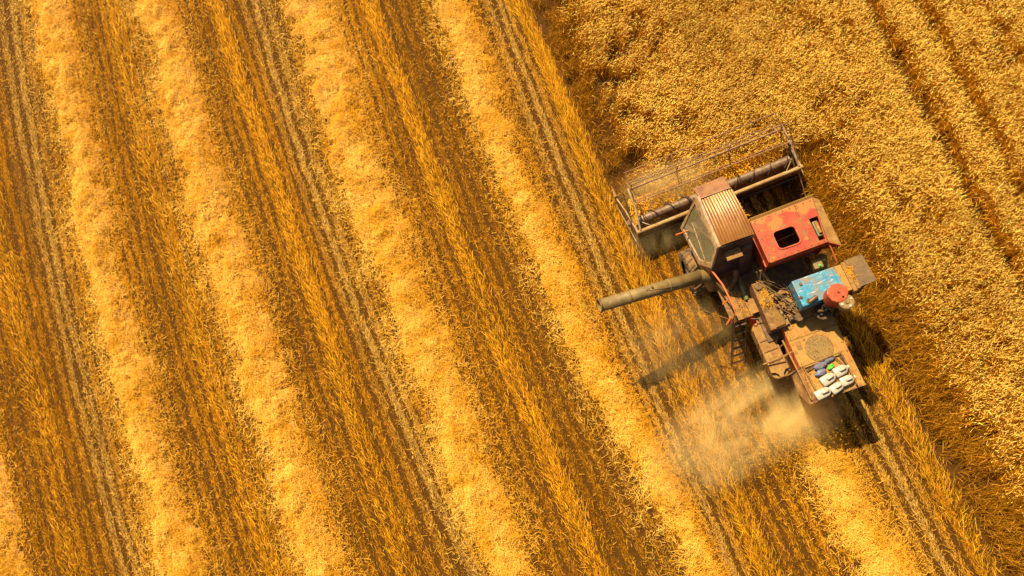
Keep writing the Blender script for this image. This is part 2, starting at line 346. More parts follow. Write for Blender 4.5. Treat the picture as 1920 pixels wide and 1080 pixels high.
# ------------------------------------------------------------------ standing wheat
TRAM = [line((1612, 1705, 1790, 1848, 1912), .85, (0, 150, 300, 420, 540), 1), line((1722, 1785, 1868, 1925), .85, (0, 150, 280, 380), 1), line((1868, 1925), .85, (60, 150), 1)]
def tram_dist(x, y):
    return np.stack([x - np.polyval(c, y) + .12 * (vnoise(y * 0 + k * 7., y, 1.7) - .5) for k, c in enumerate(TRAM)], 0)
def build_wheat():
    n = 440000
    x = rng.uniform(-1, 22, n); y = rng.uniform(YLO, 24, n); rho = rho_of(x, y)
    ok = in_view(x, y, 1.6) & standing(x, y, rho); x, y, rho = x[ok], y[ok], rho[ok]
    n = len(x)
    # row structure of the drill and thin patches
    ph = np.cos(rho / .30 * 2 * np.pi) * .12; patch = .45 * fbm(x, y, 1.1) + .55 * vnoise(x, y, .34); ridge = np.exp(-((tram_dist(x, y)[:2] + .62) / .32) ** 2).max(0); keep = np.maximum(-.42 + 2.3 * patch + ph - .25 * sstep(4.5, .8, np.where(y > Y_CUT, rho - R_LEFT, 9.)), ridge)
    td = tram_dist(x, y); gap = np.ones(n)
    for k, wd in enumerate((.24, .21, .11)):
        gap = np.minimum(gap, sstep(wd * .6, wd * 1.6, np.abs(td[k] - .05)))
    ok = rng.random(n) < keep * (.05 + .95 * gap); x, y, rho, td = x[ok], y[ok], rho[ok], td[:, ok]; n = len(x)
    # plants on the open edges are shorter, bare stems
    eL = np.where(y > Y_CUT, rho - R_LEFT, 9.); eR = np.where(y < Y_CUT, rho - R_RIGHT, 9.)
    ed = np.minimum(eL, eR) + .45 * (vnoise(x, y, .7) - .5); bare = rng.random(n) > np.where(eL < eR, sstep(.3, 1.7, ed), sstep(.5, 2.0, ed))
    top = .74 + .16 * fbm(x + 3, y, 1.4) + .14 * vnoise(x, y, .28) + rng.normal(0, .045, n); top = np.where(bare, top * rng.uniform(.45, .8, n), top)
    lean_az = 0.15 + rng.normal(0, .55, n)                  # the wind lays the ears over to the right of the harvester
    la = np.abs(rng.normal(.13, .09, n)); la = np.where(bare, rng.normal(.22, .2, n), la)
    P0 = np.stack([x, y, np.full(n, .05)], 1); P1 = P0 + np.stack([np.cos(lean_az) * la, np.sin(lean_az) * la, top - .05], 1)
    dark = np.where(bare, .66, 1.)[:, None]
    Cs = vary(C_STALK, n, .2, .1) * dark
    parts = [ribbon(P0, P1, rng.uniform(.009, .014, n), Cs, .6)]
    # leaves
    m = rng.random(n) < .55; k = m.sum(); b = P0[m] * .45 + P1[m] * .55; az = rng.uniform(0, 6.283, k); l = rng.uniform(.14, .3, k)
    parts.append(ribbon(b, b + np.stack([np.cos(az) * l, np.sin(az) * l, rng.normal(-.02, .08, k)], 1), rng.uniform(.010, .018, k), vary(C_STALK, k, .22, .1) * dark[m], .2, np.stack([0 * l, 0 * l, .25 * l], 1)))
    V, F, C = merge(*parts)
    o = np_mesh('wheat_stems', V, F, C, M_STRAW); tag(o, 'standing golden stems and leaves of the uncut wheat', 'wheat stems', kind='stuff')
    # ears: four sided spindles that nod with the stem
    h = ~bare; B = P1[h]; az = lean_az[h] + rng.normal(0, .25, h.sum()); k = len(B)
    el = rng.normal(.22, .38, k); d = np.stack([np.cos(az) * np.cos(el), np.sin(az) * np.cos(el), np.sin(el)], 1)
    L = rng.uniform(.08, .125, k)[:, None]; wd = rng.uniform(.0075, .0108, k)[:, None]
    s = unit(np.cross(d, unit(rng.normal(size=(k, 3))))); u = np.cross(d, s)
    A = B + d * L * .42; T = B + d * L - np.array([0, 0, 1.]) * L * .10; q = np.sqrt(3) / 2
    V = np.stack([B, A + s * wd * 1.1, A + (-.5 * s + q * u) * wd * 1.1, A + (-.5 * s - q * u) * wd * 1.1, T], 1).reshape(-1, 3)
    b = np.arange(k)[:, None] * 5
    F = np.concatenate([b + [[0, 2, 1]], b + [[0, 3, 2]], b + [[0, 1, 3]], b + [[4, 1, 2]], b + [[4, 2, 3]], b + [[4, 3, 1]]], 0)
    big = (.72 + .5 * fbm(B[:, 0] + 60, B[:, 1], 2.6))[:, None]; ce = vary(C_EAR, k, .24, .12) * big; C = np.repeat(ce, 5, 0)
    # awns: a loose brush beyond the tip
    ax = unit(d + rng.normal(0, .22, (k, 3))); A0 = B + d * L * .45; Va, Fa, Ca = ribbon(A0, A0 + ax * L * rng.uniform(.9, 1.4, (k, 1)), rng.uniform(.006, .011, k), np.clip(ce * 1.05, 0, .95), .3)
    Fa = np.concatenate([Fa[:, [0, 1, 2]], Fa[:, [0, 2, 3]]], 0); F = np.concatenate([F, Fa + len(V)], 0); V = np.concatenate([V, Va], 0); C = np.concatenate([C, Ca], 0)
    o = np_mesh('wheat_ears', V, F, C, M_HEAD); tag(o, 'nodding ripe ears on top of the uncut wheat', 'wheat ears', kind='stuff')
    print('wheat', n, k)
build_wheat()
#MACHINE
# ------------------------------------------------------------------ the combine harvester
BASE = Vector((5.9, 4.6, 0))
TAN, DUST, RUST = lin(152, 106, 46), lin(205, 150, 74), lin(120, 62, 26)
P_ROOF = mat('rusty_roof', lin(146, 84, 32), .36, .25, [(lin(112, 60, 22), 1.6, .55, .12), (lin(170, 112, 52), 7, .62, .08, 8, (1, .25, 1))], .12, 25)
P_VISOR = mat('rusty_visor', lin(140, 78, 34), .5, .1, [(lin(104, 54, 26), 3, .55, .15)], .1, 30)
P_WHITE = mat('worn_white_paint', lin(184, 156, 116), .55, 0, [(lin(116, 68, 30), 6, .54, .08), (lin(152, 112, 64), 2, .5, .2)], .08, 40)
P_RED = mat('worn_red_paint', lin(190, 60, 22), .42, 0, [(lin(160, 44, 26), 2.5, .5, .2), (lin(206, 98, 46), 5, .60, .1), (lin(150, 92, 40), 9, .68, .05)], .06, 30)
P_TANK = bpy.data.materials.new('tank_lid')
P_BLUE = mat('chipped_blue_paint', lin(8, 118, 148), .42, 0, [(lin(36, 144, 160), 6, .5, .1), (lin(126, 112, 90), 3.4, .54, .07, 9), (lin(150, 176, 176), 9, .60, .04, 8, (.4, 1.6, 1)), (lin(90, 40, 30), 11, .72, .02)], .25, 22, .4, .22)
P_TAN = mat('dusty_tan_metal', TAN, .8, 0, [(lin(128, 82, 34), 2.6, .52, .12), (lin(174, 130, 64), 8, .60, .08), (lin(84, 50, 22), 12, .62, .06)], .12, 45)
P_DECK = mat('dusty_deck', lin(164, 114, 44), .8, 0, [(lin(176, 126, 54), 1.6, .48, .15), (lin(168, 70, 26), 3.0, .62, .07, 8), (lin(112, 70, 32), 9, .63, .06)], .1, 45)
P_PALE = mat('pale_dusty_pipe', lin(176, 140, 84), .75, 0, [(lin(138, 98, 50), 4, .55, .12)], .1, 40)
P_BOARD = mat('brown_board', lin(128, 82, 38), .8, 0, [(lin(90, 54, 24), 3, .52, .12, 6, (3, .3, 1)), (lin(176, 126, 62), 6, .6, .1)], .12, 45)
P_DARK = mat('dark_dirty_metal', lin(62, 44, 32), .7, .1, [(lin(110, 76, 40), 4, .6, .1), (lin(36, 26, 22), 8, .6, .1)], .15, 40)
P_PURP = mat('worn_steel', lin(138, 110, 86), .45, .3, [(lin(100, 76, 62), 3, .5, .15), (lin(158, 124, 78), 4, .56, .08)], .08, 40, .3, .3)
P_CABR = mat('dull_cab_panel', lin(86, 62, 52), .6, .1, [(lin(60, 42, 36), 2.6, .5, .15), (lin(130, 84, 50), 5, .66, .08)], .08, 30)
P_ORANGE = mat('orange_rod', lin(222, 96, 40), .5, 0, [(lin(150, 70, 34), 7, .62, .08)])
P_KHAKI = mat('khaki_paint', lin(128, 104, 58), .6, 0, [(lin(98, 76, 38), 2.5, .55, .15), (lin(150, 120, 68), 5, .62, .1)], .06, 30)
P_REEL = mat('reel_steel', lin(138, 92, 62), .6, .1, [(lin(98, 62, 44), 4, .55, .12), (lin(170, 130, 82), 6, .6, .08)])
P_RUBBER = mat('dusty_rubber', lin(62, 50, 42), .9, 0, [(lin(140, 100, 56), 3, .55, .15)], .1, 60)
P_GREEN = mat('green_paint', lin(62, 92, 52), .5, 0, [(lin(120, 104, 56), 4, .56, .12)])
P_LGREEN = mat('bright_green', lin(60, 200, 80), .4)
P_FIT = mat('dark_fitting', lin(70, 40, 34), .5, .2, [(lin(120, 70, 50), 20, .6, .1)])
P_SCREEN = mat('dusty_screen', lin(102, 78, 54), .8, 0, [(lin(78, 60, 42), 3, .55, .15), (lin(124, 96, 62), 14, .62, .08)], .2, 120)
P_REDF = mat('red_filter', lin(188, 50, 24), .4, 0, [(lin(190, 44, 24), 6, .58, .1), (lin(140, 80, 50), 14, .70, .04)])
P_JUG = mat('white_plastic', lin(198, 182, 154), .5, 0, [(lin(160, 134, 98), 5, .56, .14)], 0, 1, .5)
P_JUGC = mat('cream_cap', lin(206, 192, 164), .4)
P_CLOTH = mat('blue_grey_cloth', lin(96, 100, 124), .9, 0, [(lin(64, 66, 92), 8, .52, .1), (lin(150, 140, 140), 12, .64, .08)], .4, 30)
P_BAG = mat('steel_blue_bag', lin(108, 122, 142), .4, 0, [(lin(70, 80, 104), 6, .5, .15), (lin(170, 172, 176), 10, .66, .05)], .4, 18)
P_RAG = mat('green_rag', lin(70, 190, 60), .9, 0, [(lin(50, 140, 44), 14, .55, .1)], .3, 40)
P_PIT = mat('chaff_covered_grille', lin(140, 108, 58), .9, 0, [(lin(72, 52, 28), 30, .54, .06), (lin(186, 148, 84), 45, .62, .06)], .5, 60)
GL = bpy.data.materials.new('dusty_window_glass'); GL.use_nodes = True
_p = GL.node_tree.nodes['Principled BSDF']; _p.inputs['Base Color'].default_value = lin(150, 136, 92); _p.inputs['Roughness'].default_value = .15
_p.inputs['Alpha'].default_value = .42; _p.inputs['Specular IOR Level'].default_value = .6

def _tank():
    """red lid with a band of spilled grain dust lying along its front edge"""
    m = P_TANK; m.use_nodes = True; t = m.node_tree; N = t.nodes; L = t.links; p = N['Principled BSDF']; p.inputs['Roughness'].default_value = .55; p.inputs['Specular IOR Level'].default_value = .25
    tc = N.new('ShaderNodeTexCoord'); sx = N.new('ShaderNodeSeparateXYZ'); L.new(tc.outputs['Object'], sx.inputs[0])
    def noise(scale, det=4, loc=0):
        mp = N.new('ShaderNodeMapping'); mp.inputs['Location'].default_value = (loc, loc * 2, 0); L.new(tc.outputs['Object'], mp.inputs[0])
        n = N.new('ShaderNodeTexNoise'); n.inputs['Scale'].default_value = scale; n.inputs['Detail'].default_value = det; L.new(mp.outputs[0], n.inputs[0]); return n.outputs[0]
    def rng_(v, a, b):
        r = N.new('ShaderNodeMapRange'); r.inputs[1].default_value = a; r.inputs[2].default_value = b; L.new(v, r.inputs[0]); return r.outputs[0]
    def mix(f, a, b):
        x = N.new('ShaderNodeMix'); x.data_type = 'RGBA'; L.new(f, x.inputs[0])
        if isinstance(a, tuple): x.inputs[6].default_value = a
        else: L.new(a, x.inputs[6])
        x.inputs[7].default_value = b; return x.outputs[2]
    c = mix(rng_(noise(1.6), .38, .62), lin(164, 50, 14), lin(170, 76, 26))
    c = mix(rng_(noise(3.4, 9, 3), .50, .66), c, lin(146, 86, 36))
    a = N.new('ShaderNodeMath'); a.operation = 'MULTIPLY_ADD'; L.new(noise(2.0, 1, 5), a.inputs[0]); a.inputs[1].default_value = 1.3; L.new(sx.outputs[1], a.inputs[2])
    c = mix(rng_(a.outputs[0], 2.66, 2.74), c, lin(168, 102, 30))
    c = mix(rng_(noise(2.6, 2, 9), .62, .66), c, lin(172, 102, 32))
    L.new(c, p.inputs['Base Color'])
_tank()

def link(name, bm, m, parent=None, smooth=False):
    me = bpy.data.meshes.new(name); bmesh.ops.recalc_face_normals(bm, faces=bm.faces); bm.to_mesh(me); bm.free(); me.materials.append(m)
    if smooth:
        for f in me.polygons: f.use_smooth = True
        try: me.set_sharp_from_angle(angle=math.radians(40))
        except Exception: pass
    o = bpy.data.objects.new(name, me); COL.objects.link(o)
    if parent: o.parent = parent
    return o
XF = [1., 0.]                       # level and scale of the group of parts being built
def loc(p): p = Vector(p); return Vector((p.x * XF[0], p.y * XF[0], p.z + XF[1])) - BASE
def add_hull8(bm, bot, top, bev=0.):
    """eight corner solid: bottom ring and top ring in the same order"""
    vb = [bm.verts.new(loc(p)) for p in bot]; vt = [bm.verts.new(loc(p)) for p in top]; n = len(vb)
    fs = [bm.faces.new(vb[::-1]), bm.faces.new(vt)]
    for i in range(n): fs.append(bm.faces.new((vb[i], vb[(i + 1) % n], vt[(i + 1) % n], vt[i])))
    if bev:
        es = list({e for f in fs for e in f.edges}); bmesh.ops.bevel(bm, geom=es, offset=bev, segments=2, affect='EDGES', profile=.6)
def box(name, parent, m, x0, x1, y0, y1, z0, z1, bev=.012):
    bm = bmesh.new(); r = [(x0, y0), (x1, y0), (x1, y1), (x0, y1)]
    add_hull8(bm, [(*p, z0) for p in r], [(*p, z1) for p in r], bev); return link(name, bm, m, parent)
def prism(name, parent, m, ring, z0, z1, bev=.012):
    bm = bmesh.new(); z1f = z1 if hasattr(z1, '__len__') else [z1] * len(ring)
    add_hull8(bm, [(*p, z0) for p in ring], [(*p, z) for p, z in zip(ring, z1f)], bev); return link(name, bm, m, parent)
def solid(name, parent, m, bot, top, bev=.012):
    bm = bmesh.new(); add_hull8(bm, bot, top, bev); return link(name, bm, m, parent)
def add_tube(bm, pts, r, seg=10, cap=True):
    pts = [loc(p) for p in pts]; rings = []; rr = r if hasattr(r, '__len__') else [r] * len(pts)
    for i, p in enumerate(pts):
        d = (pts[min(i + 1, len(pts) - 1)] - pts[max(i - 1, 0)]).normalized()
        a = d.cross(Vector((0, 0, 1)) if abs(d.z) < .9 else Vector((1, 0, 0))).normalized(); b = d.cross(a)
        rings.append([bm.verts.new(p + (a * math.cos(2 * math.pi * k / seg) + b * math.sin(2 * math.pi * k / seg)) * rr[i]) for k in range(seg)])
    for i in range(len(rings) - 1):
        for k in range(seg): bm.faces.new((rings[i][k], rings[i][(k + 1) % seg], rings[i + 1][(k + 1) % seg], rings[i + 1][k]))
    if cap: bm.faces.new(rings[0][::-1]); bm.faces.new(rings[-1])
def tube(name, parent, m, pts, r, seg=10, cap=True):
    bm = bmesh.new(); add_tube(bm, pts, r, seg, cap); return link(name, bm, m, parent, True)
def plate(name, parent, m, pts, th=.02):
    """flat plate of real thickness through the given points"""
    P = [Vector(p) for p in pts]; n = (P[1] - P[0]).cross(P[2] - P[0]).normalized() * th * .5
    return solid(name, parent, m, [p - n for p in P], [p + n for p in P], 0)
def disc(name, parent, m, c, r, z0, z1, seg=28, bev=.015):
    bm = bmesh.new(); ring = [(c[0] + r * math.cos(2 * math.pi * k / seg), c[1] + r * math.sin(2 * math.pi * k / seg)) for k in range(seg)]
    vb = [bm.verts.new(loc((*p, z0))) for p in ring]; vt = [bm.verts.new(loc((*p, z1))) for p in ring]
    ft = bm.faces.new(vt); bm.faces.new(vb[::-1])
    for i in range(seg): bm.faces.new((vb[i], vb[(i + 1) % seg], vt[(i + 1) % seg], vt[i]))
    if bev: bmesh.ops.bevel(bm, geom=list(ft.edges), offset=bev, segments=2, affect='EDGES')
    return link(name, bm, m, parent, True)
def holed(name, parent, m, outer, holes, z, th):
    bm = bmesh.new(); es = []
    for lp in [outer] + holes:
        vs = [bm.verts.new(loc((*p, z))) for p in lp]; es += [bm.edges.new((vs[i], vs[(i + 1) % len(vs)])) for i in range(len(vs))]
    bmesh.ops.triangle_fill(bm, edges=es, use_beauty=True)
    ex = bmesh.ops.extrude_face_region(bm, geom=list(bm.faces)); bmesh.ops.translate(bm, vec=(0, 0, -th), verts=[v for v in ex['geom'] if isinstance(v, bmesh.types.BMVert)])
    return link(name, bm, m, parent)
def rrect(x0, x1, y0, y1, r, seg=5):
    o = []
    for cx, cy, a0 in ((x1 - r, y1 - r, 0), (x0 + r, y1 - r, 90), (x0 + r, y0 + r, 180), (x1 - r, y0 + r, 270)):
        for k in range(seg + 1): a = math.radians(a0 + 90 * k / seg); o.append((cx + r * math.cos(a), cy + r * math.sin(a)))
    return o

CH = bpy.data.objects.new('combine_harvester', None); COL.objects.link(CH); CH.location = BASE
tag(CH, 'old rusty combine harvester with red grain tank and blue engine hood cutting the wheat', 'combine harvester')

def build_header():
    hd = prism('header', CH, P_TAN, [(2.78, 8.72), (8.36, 8.96), (8.36, 9.72), (2.78, 9.5)], .20, .26, .01)         # the table
    hd['label'] = 'wide cutting header with reel and auger'
    plate('back_sheet', hd, P_BOARD, [(2.74, 8.70, .22), (8.38, 8.94, .22), (8.38, 8.92, 1.0), (2.74, 8.66, 1.0)], .03)  # darker brown finish paints in the shadow behind the back beam
    tube('back_beam', hd, P_PALE, [(2.70, 8.62, 1.05), (5.5, 8.75, 1.05), (8.40, 8.88, 1.05)], .068, 12)
    tube('lower_beam', hd, P_DARK, [(2.78, 8.60, .45), (8.36, 8.84, .45)], .05)
    # auger with its two flights
    ax0, ax1 = Vector((2.95, 9.16, .62)), Vector((8.26, 9.42, .62)); au = tube('auger', hd, P_PURP, [ax0, ax1], .15, 18)
    bm = bmesh.new(); d = (ax1 - ax0); Ln = d.length; d.normalize(); u = Vector((0, 0, 1)); v = d.cross(u).normalized(); u = v.cross(d)
    for s0, s1, hand in ((0.05, 2.15, 1), (3.15, Ln - .05, -1)):
        prev = None; n = int((s1 - s0) / .02)
        for k in range(n + 1):
            s = s0 + (s1 - s0) * k / n; a = hand * s / .58 * 2 * math.pi; e = u * math.cos(a) + v * math.sin(a); c = ax0 + d * s
            cur = [bm.verts.new(loc(c + e * .14)), bm.verts.new(loc(c + e * .225))]
            if prev: bm.faces.new((prev[0], prev[1], cur[1], cur[0]))
            prev = cur
    o = link('auger_flight', bm, P_DARK, hd, True); md = o.modifiers.new('s', 'SOLIDIFY'); md.thickness = .014
    # reel: shaft, five bats on spiders
    c0, c1 = Vector((2.95, 9.96, 1.52)), Vector((8.18, 10.16, 1.52)); tube('reel_shaft', hd, P_REEL, [c0, c1], .036)
    dd = (c1 - c0).normalized(); up = Vector((0, 0, 1)); fw = up.cross(dd).normalized(); RR = .56
    for k in range(5):
        a = math.radians(28 + 72 * k); e = (fw * math.cos(a) + up * math.sin(a)) * RR
        bm = bmesh.new(); add_tube(bm, [c0 + e, c1 + e], .019, 7)
        L_ = (c1 - c0).length; q = 0.12
        while q < L_ - .1:                                   # spring tines
            p = c0 + dd * q + e; add_tube(bm, [p, p + Vector((0, .03, -.2))], .006, 4); q += .16
        link('reel_bat', bm, P_REEL, hd, True)
    for s in (.04, 1.62, 3.40, 5.18):
        c = c0 + dd * s; bm = bmesh.new()
        for k in range(5):
            a = math.radians(28 + 72 * k); e = (fw * math.cos(a) + up * math.sin(a)) * RR; add_tube(bm, [c, c + e], .017, 6)
        link('reel_spider', bm, P_TAN, hd, True)
    # end shields, dividers and braces
    for sx, xb, xf, yb, yf in ((-1, 2.74, 2.56, 8.64, 10.35), (1, 8.38, 8.36, 8.90, 10.42)):
        plate('end_shield', hd, P_TAN, [(xb, yb, .2), (xb, yb, 1.0), ((xb + xf) / 2, (yb + yf) / 2 + .1, .72), (xf, yf, .3), (xf, yf, .18)], .03)
        tube('shield_rim', hd, P_WHITE, [(xb, yb, 1.03), ((xb + xf) / 2, (yb + yf) / 2 + .1, .76), (xf, yf, .33)], .03)
        tube('divider', hd, P_TAN, [(xf, yf - .05, .42), (xf - sx * .02, yf + .55, .12)], [.07, .015])
        tube('reel_arm', hd, P_WHITE, [(xb - sx * .10, yb + .02, 1.12), (xb - sx * .16, yb + .7, 1.5), (xb - sx * .16, yb + 1.35, 1.55)], .036)
        tube('lift_cylinder', hd, P_DARK, [(xb - sx * .17, yb + .1, .9), (xb - sx * .17, yb + .85, 1.42)], .028)
        tube('brace', hd, P_WHITE, [(xb - sx * .06, yb + .02, 1.08), (xb - sx * .52, yb + .0, 1.1), (xb - sx * .10, yb + .45, .95)], .022)
        tube('reel_drive', hd, P_DARK, [(xb + sx * .05, yb + .15, .75), (xb + sx * .04, yb + 1.3, 1.5)], .022)
        tube('side_rod', hd, P_WHITE, [(xb + sx * .10, yb - .12, .55), (xf + sx * .14, yf - .5, .95)], .020)
        disc('drive_pulley', hd, P_DARK, (xb + sx * .10, yb + .55), .10, .62, .70, 18, .01)
    tube('marker_rod', hd, P_WHITE, [(8.25, 8.84, .95), (8.34, 8.12, .25)], .015)
    # cutter bar and its guards
    bm = bmesh.new(); add_tube(bm, [(2.75, 9.60, .17), (8.36, 9.83, .17)], .028, 6)
    for k in range(74):
        x = 2.8 + k * .075; y = 9.60 + (x - 2.75) * .041; add_tube(bm, [(x, y, .17), (x, y + .11, .15)], [.014, .004], 4)
    link('cutter_bar', bm, P_DARK, hd)
    # feeder house up to the body
    solid('feeder_house', CH, P_TAN, [(4.75, 7.0, .75), (5.95, 7.0, .75), (5.95, 8.78, .28), (4.75, 8.72, .28)], [(4.75, 7.0, 1.75), (5.95, 7.0, 1.75), (5.95, 8.78, .98), (4.75, 8.72, .98)], .02)
    plate('feeder_guard', CH, P_TAN, [(5.55, 7.0, 2.35), (5.95, 7.0, 2.1), (5.95, 7.75, 1.6), (5.62, 7.6, 1.9)], .02)
build_header()

def build_cab():
    cb = solid('cab', CH, P_CABR, [(4.10, 6.06, 1.75), (5.36, 5.98, 1.75), (5.36, 7.95, 1.75), (4.02, 7.95, 1.75)],
               [(4.14, 6.14, 2.3), (5.38, 6.08, 2.3), (5.36, 7.9, 2.3), (3.96, 7.9, 2.3)], .02)                       # floor box
    cb['label'] = 'driver cab with rusty ribbed roof'
    # ribbed, slightly arched roof
    bm = bmesh.new(); nxr, nyr = 97, 12; g = []
    for j in range(nyr + 1):
        t = j / nyr; y = 6.39 + t * 1.5; xa, xb = 4.40, 5.385 - .07 * t; row = []
        for i in range(nxr + 1):
            s = i / nxr; rib = abs(math.sin(s * math.pi * 12)) ; z = 3.955 + .085 * (1 - (2 * t - 1) ** 2) + .013 * (1 - rib ** .6) + .035 * (1 - (2 * s - 1) ** 2)
            row.append(bm.verts.new(loc((xa + (xb - xa) * s, y, z))))
        g.append(row)
    for j in range(nyr):
        for i in range(nxr): bm.faces.new((g[j][i], g[j][i + 1], g[j + 1][i + 1], g[j + 1][i]))
    ex = bmesh.ops.extrude_edge_only(bm, edges=[e for e in bm.edges if e.is_boundary]); bmesh.ops.translate(bm, vec=(0, 0, -.06), verts=[v for v in ex['geom'] if isinstance(v, bmesh.types.BMVert)])
    link('roof', bm, P_ROOF, cb, True)
    solid('visor', cb, P_VISOR, [(4.40, 7.90, 3.93), (5.31, 7.90, 3.93), (5.285, 8.38, 3.80), (4.34, 8.34, 3.80)], [(4.40, 7.90, 3.985), (5.31, 7.90, 3.985), (5.285, 8.38, 3.85), (4.34, 8.34, 3.85)], .012)
    tube('roof_seam', cb, P_WHITE, [(4.40, 7.905, 3.995), (4.7, 7.91, 4.03), (5.3, 7.91, 4.0)], .012, 6)
    # left side: gutter, door frame, pane, lower panel
    pl = lambda y, z, o=0.: (4.36 - .30 * (3.95 - z) + o, y, z)
    solid('gutter', cb, P_WHITE, [pl(8.02, 3.86, -.06), pl(6.37, 3.84, -.06), (4.42, 6.37, 3.84), (4.42, 8.02, 3.86)], [pl(8.02, 3.96, -.03), pl(6.37, 3.95, -.03), (4.42, 6.37, 3.97), (4.42, 8.02, 3.97)], .01)
    outer = [(8.05, 3.84), (7.98, 3.36), (7.86, 2.32), (6.52, 2.50), (6.10, 3.10), (6.36, 3.82)]
    inner = [(7.93, 3.70), (7.90, 3.34), (7.76, 2.44), (6.60, 2.64), (6.24, 3.15), (6.42, 3.72)]
    bm = bmesh.new(); n = len(outer)
    lo = [[bm.verts.new(loc(pl(y, z, o))) for y, z in ring] for ring, o in ((outer, -.03), (inner, -.03), (inner, .03), (outer, .03))]
    for a in range(4):
        for i in range(n): bm.faces.new((lo[a][i], lo[a][(i + 1) % n], lo[(a + 1) % 4][(i + 1) % n], lo[(a + 1) % 4][i]))
    link('door_frame', bm, P_WHITE, cb)
    plate('door_pane', cb, GL, [pl(y, z) for y, z in inner], .012)
    tube('glazing_bar', cb, P_WHITE, [pl(7.62, 3.1, -.02), pl(6.42, 2.95, -.02)], .016, 6)
    plate('lower_panel', cb, P_DECK, [pl(6.62, 2.46), pl(6.12, 3.02), (4.07, 6.06, 1.95), (3.93, 6.9, 2.1)], .03)
    plate('lower_panel', cb, P_DARK, [pl(7.86, 2.30), pl(6.62, 2.46), (3.93, 6.9, 2.1), (4.0, 7.9, 1.9)], .03)
    # rear wall with window, right wall, windscreen
    solid('rear_wall', cb, P_CABR, [(4.16, 6.10, 2.25), (5.37, 6.02, 2.25), (5.37, 6.12, 2.25), (4.16, 6.20, 2.25)], [(4.38, 6.40, 3.92), (5.36, 6.40, 3.92), (5.36, 6.46, 3.92), (4.38, 6.46, 3.92)], .012)
    solid('wall_bulge', cb, P_CABR, [(4.86, 5.86, 2.0), (5.34, 5.86, 2.0), (5.34, 6.1, 2.0), (4.86, 6.1, 2.0)], [(5.02, 6.22, 3.5), (5.34, 6.22, 3.5), (5.34, 6.42, 3.5), (5.02, 6.42, 3.5)], .07)
    box('rear_vent', cb, P_TAN, 4.50, 4.96, 6.02, 6.30, 3.50, 3.56, .01)
    tube('rear_handle', cb, P_DARK, [(4.47, 6.27, 3.48), (4.47, 6.24, 3.70)], .022)
    tube('rear_gutter', cb, P_DARK, [(4.40, 6.365, 3.90), (5.38, 6.365, 3.90)], .022)
    box('right_wall', cb, P_CABR, 5.30, 5.36, 6.46, 7.88, 2.3, 3.92)
    plate('windscreen', cb, GL, [(4.30, 7.92, 2.35), (5.28, 7.92, 2.35), (5.28, 7.92, 3.9), (4.38, 7.92, 3.9)], .012)
    for x in (4.36, 5.30): tube('front_pillar', cb, P_WHITE, [(x - (.25 if x < 5 else 0), 7.92, 2.3), (x, 7.92, 3.92)], .035, 8)
    # inside: seat, steering column and wheel
    box('seat', cb, P_DARK, 4.62, 5.05, 6.72, 7.15, 2.32, 2.75, .04); box('seat_back', cb, P_DARK, 4.62, 5.05, 6.58, 6.70, 2.7, 3.35, .04)
    tube('steering_column', cb, P_ORANGE, [(4.70, 7.75, 2.4), (4.45, 7.45, 2.95)], .035)
    tube('lever', cb, P_ORANGE, [(4.28, 7.55, 2.5), (4.20, 7.30, 2.9)], .04)
    tube('mirror_arm', cb, P_ORANGE, [(3.96, 7.55, 2.72), (3.55, 7.50, 2.86)], .026)
    tube('grab_rail', cb, P_ORANGE, [(4.10, 6.06, 2.95), (4.22, 5.55, 3.0), (4.27, 4.75, 3.0), (4.23, 4.62, 2.95), (4.20, 4.58, 2.1)], .028)
build_cab()

